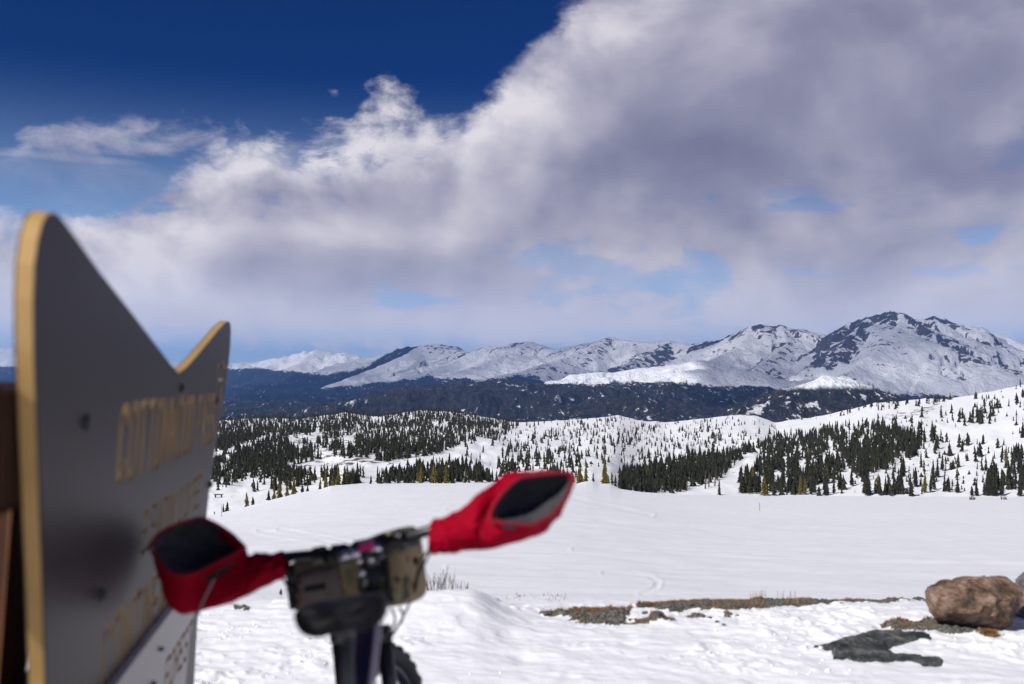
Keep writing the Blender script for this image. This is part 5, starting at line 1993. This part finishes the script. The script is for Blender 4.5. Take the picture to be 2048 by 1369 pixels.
def stone_geo(rng, sub=1):
    bm = bmesh.new()
    bmesh.ops.create_icosphere(bm, subdivisions=sub, radius=1)
    for v in bm.verts:
        v.co *= rng.uniform(.72, 1.15)
    r = ([tuple(v.co) for v in bm.verts], [[v.index for v in f.verts] for f in bm.faces])
    bm.free()
    return r


rng = random.Random(11)
def gpt(px, py, lift=0.0):
    """point on the near ground under pixel (px, py), py > 1190"""
    d = EYE * F / (py - HOR)
    for _ in range(6):
        z = float(ground_z(np.array(float(px)), np.array(d)))
        d = (EYE - z) * F / (py - HOR)
    return Vector(((px - 1024) / F * d, d, z + lift))


for k, (px, py, r, lab) in enumerate(((1290, 1228, .016, "small dark pointed stone on the white tongue inside the gravel strip"), (1313, 1236, .036, "rounded brown hump of stone at the front of the gravel strip"),
                                      (1420, 1238, .014, "low grey stone at the end of the small turf island"), (1434, 1245, .010, "single pebble on the snow right of the turf island"),
                                      (1447, 1251, .010, "lone dark pebble furthest out on the snow before the turf islands"), (1655, 1209, .013, "grey stone poking out of the snow under the long turf strip"),
                                      (1783, 1318, .016, "grey stone lying against the dark slab"))):
    g = stone_geo(rng, 2)
    c = gpt(px, py, r * .35)
    o = link_mesh("stone", [c + Vector((v[0] * r * 1.35, v[1] * r, v[2] * r * .8)) for v in g[0]], g[1], m_stone, None, False)
    tag(o, lab, "stone")

# gravel and turf on the bare strips
V, Fc, b0 = [], [], 0
shapes = [stone_geo(rng, 1) for _ in range(6)]
ii = np.argwhere(cellb)
np.random.shuffle(ii)
for r_, c_ in ii[:3800]:
    g = shapes[rng.randrange(6)]
    s = rng.uniform(.003, .0095) * (1.7 if rng.random() < .06 else 1)
    a = np.array(g[0]) * np.array([s * 1.3, s, s * .75])
    an = rng.uniform(0, 6.28)
    a = np.stack([a[:, 0] * math.cos(an) - a[:, 1] * math.sin(an), a[:, 0] * math.sin(an) + a[:, 1] * math.cos(an), a[:, 2]], -1)
    V.append(a + np.array([Xw[r_, c_], FDg[r_, c_], FZ[r_, c_] + s * .3]))
    Fc.append(np.array(g[1]) + b0)
    b0 += len(a)
grav = link_mesh("gravel", np.concatenate(V), np.concatenate(Fc), m_stone, None, False)
tag(grav, "loose grey gravel lying on the bare strip", None, None, 'stuff')
m_grass, t, b = mat("dry_grass")
oi = t.attr('tint')
t.put(b.inputs['Base Color'], t.mix(oi, (0.20, 0.095, 0.024), (0.36, 0.20, 0.068)))
b.inputs['Roughness'].default_value = 0.8


def grass(name, spots, label, kind, cat=None, hmin=.008, hmax=.024, spread=.35, mt=None):
    V, Fc, tn = [], [], []
    for p in spots:
        h, a = rng.uniform(hmin, hmax), rng.uniform(0, 6.28)
        ln = rng.uniform(.2, 1) * spread * h * 2
        w_ = rng.uniform(.0009, .0018)
        d_ = Vector((math.cos(a), math.sin(a), 0))
        s_ = Vector((-d_.y, d_.x, 0)) * w_
        b_ = len(V)
        p = Vector(p)
        V += [p - s_, p + s_, p + d_ * ln * .4 + Vector((0, 0, h * .7)) + s_ * .7, p + d_ * ln * .4 + Vector((0, 0, h * .7)) - s_ * .7, p + d_ * ln + Vector((0, 0, h))]
        Fc += [(b_, b_ + 1, b_ + 2, b_ + 3), (b_ + 3, b_ + 2, b_ + 4)]
        tn += [rng.random()] * 5
    o = link_mesh(name, V, Fc, mt or m_grass, None, False)
    add_attr(o, 'tint', tn)
    return tag(o, label, cat, None, kind)


turf_n = fbm(Xw / .16, FDg / .10, 3, 93)
sp_ = []
topedge = np.full(FX.shape, -99.0)
for pl in BARE:
    topedge = np.maximum(topedge, poly_dist(FX, BPY - 5.5, pl))
for r_, c_ in ii:
    q = turf_n[r_, c_]
    far_side = topedge[r_, c_] < 0
    if q > (-.16 if far_side else .16):
        for _ in range(3 if far_side else 1):
            sp_.append((Xw[r_, c_] + rng.uniform(-.004, .004), FDg[r_, c_] + rng.uniform(-.006, .006), FZ[r_, c_] - .002))
    if len(sp_) > 42000:
        break
grass("turf", sp_, "short rusty brown alpine turf on the bare strip", 'stuff')
sp_ = []
for _ in range(1500):
    a, r = rng.uniform(0, 6.28), abs(rng.gauss(0, .5))
    c = gpt(1977, 1272)
    sp_.append(c + Vector((math.cos(a) * r * .055, math.sin(a) * r * .03, 0)))
grass("grass_tuft", sp_, "rounded rusty grass tuft in front of the big brown boulder", None, "grass tuft", .015, .040, .5)
sp_ = []
for px, py in ((1507, 1197), (1517, 1196), (1525, 1195), (1560, 1195), (1585, 1195)):
    for _ in range(14):
        c = gpt(px + rng.uniform(-7, 7), py + rng.uniform(-1, 1))
        sp_.append(c)
m_pale_grass = M("pale_straw", (0.36, 0.30, 0.20), 0.8)
grass("tall_grass", sp_, "few tall thin straws standing on the turf strip", None, "grass", .03, .075, .25, m_pale_grass)

# twigs on the drift
m_twig = M("bare_twig", (0.085, 0.06, 0.045), 0.85, 0.4, 40)


def twigs(label, spots, seed, group=None):
    rg = random.Random(seed)
    loc = Vector(spots[0][0])
    root = thing("bare_shrub", loc, label, "shrub", group)
    mb = MB()
    for p, h in spots:
        p = Vector(p)
        tip = p + Vector((rg.uniform(-.35, .35) * h, rg.uniform(-.2, .2) * h, h))
        mid = (p + tip) / 2 + Vector((rg.uniform(-.1, .1) * h, 0, .05 * h))
        mb.tube([p - Vector((0, 0, .02)), mid, tip], [.0018, .0014, .0007], 4)
        for _ in range(rg.choice((0, 1, 1, 2))):
            q = rg.uniform(.3, .75)
            c = p.lerp(tip, q)
            mb.tube([c, c + Vector((rg.uniform(-.4, .4) * h * .6, rg.uniform(-.2, .2) * h * .4, h * rg.uniform(.2, .45)))], [.0012, .0005], 4)
    mb.build("twigs", m_twig, root)
    return root


sp_ = []
for _ in range(75):
    px = rng.choice((rng.gauss(880, 26), rng.gauss(862, 18), rng.gauss(910, 20)))
    px = min(max(px, 842), 958)
    dp = MOUND_D + rng.uniform(.05, .40)
    X_ = (px - 1024) / F * dp
    sp_.append(((X_, dp, float(ground_z(np.array(px), np.array(dp)))), rng.uniform(.03, .11) * (1.25 if 860 < px < 915 else .7)))
twigs("sparse leafless twigs growing out of the snow drift beside the bag", sp_, 3)
sp_ = []
for _ in range(26):
    px, dp = rng.gauss(1108, 17), rng.uniform(6.9, 7.6)
    sp_.append((((px - 1024) / F * dp, dp, float(ground_z(np.array(px), np.array(dp)))), rng.uniform(.012, .035)))
twigs("low dark twig tips poking through the snow right of the drift", sp_, 5)
sp_ = []
for _ in range(16):
    px, dp = rng.gauss(1035, 14), rng.uniform(7.0, 7.8)
    sp_.append((((px - 1024) / F * dp, dp, float(ground_z(np.array(px), np.array(dp)))), rng.uniform(.010, .03)))
twigs("faint twig tips just above the snow drift on its right", sp_, 8)
V, Fc, b0 = [], [], 0
for _ in range(380):
    dp = rng.uniform(4.5, 6.1)
    px = rng.choice((rng.uniform(380, 700), rng.uniform(840, 2080), rng.gauss(1700, 130), rng.gauss(520, 70)))
    X_ = (px - 1024) / F * dp
    if float(vnoise(X_ / .5, dp / .35, 97)) < -.02:
        continue
    s = rng.uniform(.002, .0085) * (2.0 if rng.random() < .10 else 1)
    g = shapes[rng.randrange(6)]
    a = np.array(g[0]) * np.array([s * 1.2, s, s * .8]) + np.array([X_, dp, float(ground_z(np.array(px), np.array(dp))) + s * .2])
    V.append(a)
    Fc.append(np.array(g[1]) + b0)
    b0 += len(a)
tag(link_mesh("snow_clods", np.concatenate(V), np.concatenate(Fc), m_snow, None, True), "small clods of kicked up snow in the foreground", None, None, 'stuff')
# tiny young tree left of the bag, marker stakes
x, y = 562, 1187
c = gpt(562, 1190)
r = thing("spruce_sapling", c, "tiny green spruce sapling sticking out of the snow left of the bag", "sapling")
g = crown_geo(rng, 5, 10, .34, 0, .4)
link_mesh("crown", [c + Vector((v[0] * .045, v[1] * .045, v[2] * .05)) for v in g[0]], g[1], m_spruce, r, False)
mb = MB(); mb.tube([c - Vector((0, 0, .02)), c + Vector((0, 0, .03))], .0016, 5); mb.build("trunk", m_bark, r)


def snow_at(px, d):
    return Vector(((px - 1024) / F * d, d, float(ground_z(np.array(float(px)), np.array(float(d))))))


m_stake = M("stake_wood", (0.16, 0.12, 0.10), 0.8)
for px, d, h, lab in ((1519, 62, .55, "thin marker stake standing alone in the middle of the snowfield"), (443, 58, .75, "thin pinkish marker stake on the snow beside the sign edge")):
    c = snow_at(px, d)
    mb = MB(); mb.tube([c - Vector((0, 0, .2)), c + Vector((0, 0, h))], [.014, .012], 6)
    o = mb.build("marker_stake", m_stake)
    tag(o, lab, "stake")
for px, d, lab in ((1944, 120, "left one of two dark specks of brush on the upper snowfield"), (2009, 122, "right one of two dark specks of brush on the upper snowfield")):
    c = snow_at(px, d)
    rg2 = []
    for _ in range(14):
        rg2.append((c + Vector((rng.uniform(-.35, .35), rng.uniform(-.2, .2), 0)), rng.uniform(.2, .5)))
    root = thing("bare_shrub", c, lab, "shrub")
    mb = MB()
    for p, h in rg2:
        mb.tube([p - Vector((0, 0, .1)), p + Vector((rng.uniform(-.2, .2), 0, h))], [.05, .02], 4)
    mb.build("twigs", m_twig, root)

# ------------------------------------------------------------------ unseen cloud, added above the view to shade the far range
CLH = 6000.0
offx, offy = -sdir.x / sdir.z * CLH, -sdir.y / sdir.z * CLH          # from the cloud to its shadow
cgx, cgy = np.meshgrid(np.arange(-16000, 9000, 190.0), np.arange(300, 16500, 190.0))
shx, shy = cgx + offx, cgy + offy
spx, sdk = shx / np.maximum(shy, 1) * F + 1024, shy / 1000
CSH = [(430, 9.0), (700, 8.2), (1020, 9.4), (1300, 8.6), (1480, 8.6), (1560, 7.6), (1640, 8.2), (1790, 7.0), (2000, 6.8), (2330, 7.4), (2330, 11.2), (1900, 11.8), (1500, 13.5), (1100, 15.6), (800, 17.6), (640, 17.2), (560, 15.0), (420, 14.0)]
edge_m = poly_dist(shx, shy, [((x - 1024) / F * k * 1000, k * 1000) for x, k in CSH]) + 0
CSH2 = [(1290, 4.4), (1560, 4.1), (1620, 5.2), (1800, 6.0), (1800, 9.0), (1450, 9.0), (1440, 6.6), (1290, 6.2)]
edge_m = np.maximum(edge_m, poly_dist(shx, shy, [((x - 1024) / F * k * 1000, k * 1000) for x, k in CSH2])) + 700 * fbm(cgx / 2200, cgy / 2200, 5, 101)
th = np.sqrt(np.clip(edge_m / 1500, 0, 1))
top = CLH + th * (700 + 500 * fbm(cgx / 1500, cgy / 1500, 5, 103))
bot = CLH - th * (160 + 140 * fbm(cgx / 1200, cgy / 1200, 4, 105))
m_cl, t, b = mat("cloud_white", (0.9, 0.9, 0.92), 1.0, spec=0.0)
tr = t.n('ShaderNodeBsdfTransparent')
mxs = t.n('ShaderNodeMixShader')
cpos = t.n('ShaderNodeNewGeometry').outputs['Position']
t.put(mxs.inputs[0], t.sstep(t.noise(cpos, 0.0006, 5, 0.6), 0.32, 0.66, 0.12, 0.46))
t.t.links.new(tr.outputs[0], mxs.inputs[1])
t.t.links.new(b.outputs[0], mxs.inputs[2])
t.t.links.new(mxs.outputs[0], t.t.nodes['Material Output'].inputs[0])
mbld = MB()
kp = (edge_m[:-1, :-1] > 0) | (edge_m[1:, 1:] > 0) | (edge_m[1:, :-1] > 0) | (edge_m[:-1, 1:] > 0)
nr_, nc_ = cgx.shape
rr_, cc_ = np.nonzero(kp)
i0 = rr_ * nc_ + cc_
f1 = np.stack([i0, i0 + 1, i0 + nc_ + 1, i0 + nc_], -1)
nv = nr_ * nc_
vall = np.concatenate([np.stack([cgx, cgy, top], -1).reshape(-1, 3), np.stack([cgx, cgy, bot - 1], -1).reshape(-1, 3)])
fall = np.concatenate([f1, f1[:, ::-1] + nv])
us = np.unique(fall)
rm_ = np.zeros(2 * nv, np.int64)
rm_[us] = np.arange(len(us))
cl = link_mesh("shade_cloud", vall[us], rm_[fall], m_cl)
tag(cl, "unseen broad cumulus added above the view to shade the far range", None, None, 'structure')

# ------------------------------------------------------------------ air
bm = bmesh.new()
bmesh.ops.create_cube(bm, size=1.0)
me = bpy.data.meshes.new("haze")
bm.to_mesh(me)
bm.free()
hz = bpy.data.objects.new("haze", me)
COL.objects.link(hz)
zlo, zhi = float(min(Z2.min(), FZ.min(), (HZ + EYE).min())) - 1.5, float(Z2.max()) + 30.0
hz.scale = (46000, 33500, zhi - zlo)
hz.location = (0, 11500, (zhi + zlo) / 2)
m = bpy.data.materials.new("mountain_air")
m.use_nodes = True
t = NT(m.node_tree)
o_ = t.n('ShaderNodeOutputMaterial')
pv = t.n('ShaderNodeVolumePrincipled')
pv.inputs['Color'].default_value = (0.17, 0.41, 1.0, 1)
pv.inputs['Density'].default_value = 3.4e-5
pv.inputs['Anisotropy'].default_value = 0.0
t.t.links.new(pv.outputs[0], o_.inputs['Volume'])
me.materials.append(m)
tag(hz, "thin blue mountain air", None, None, 'stuff')
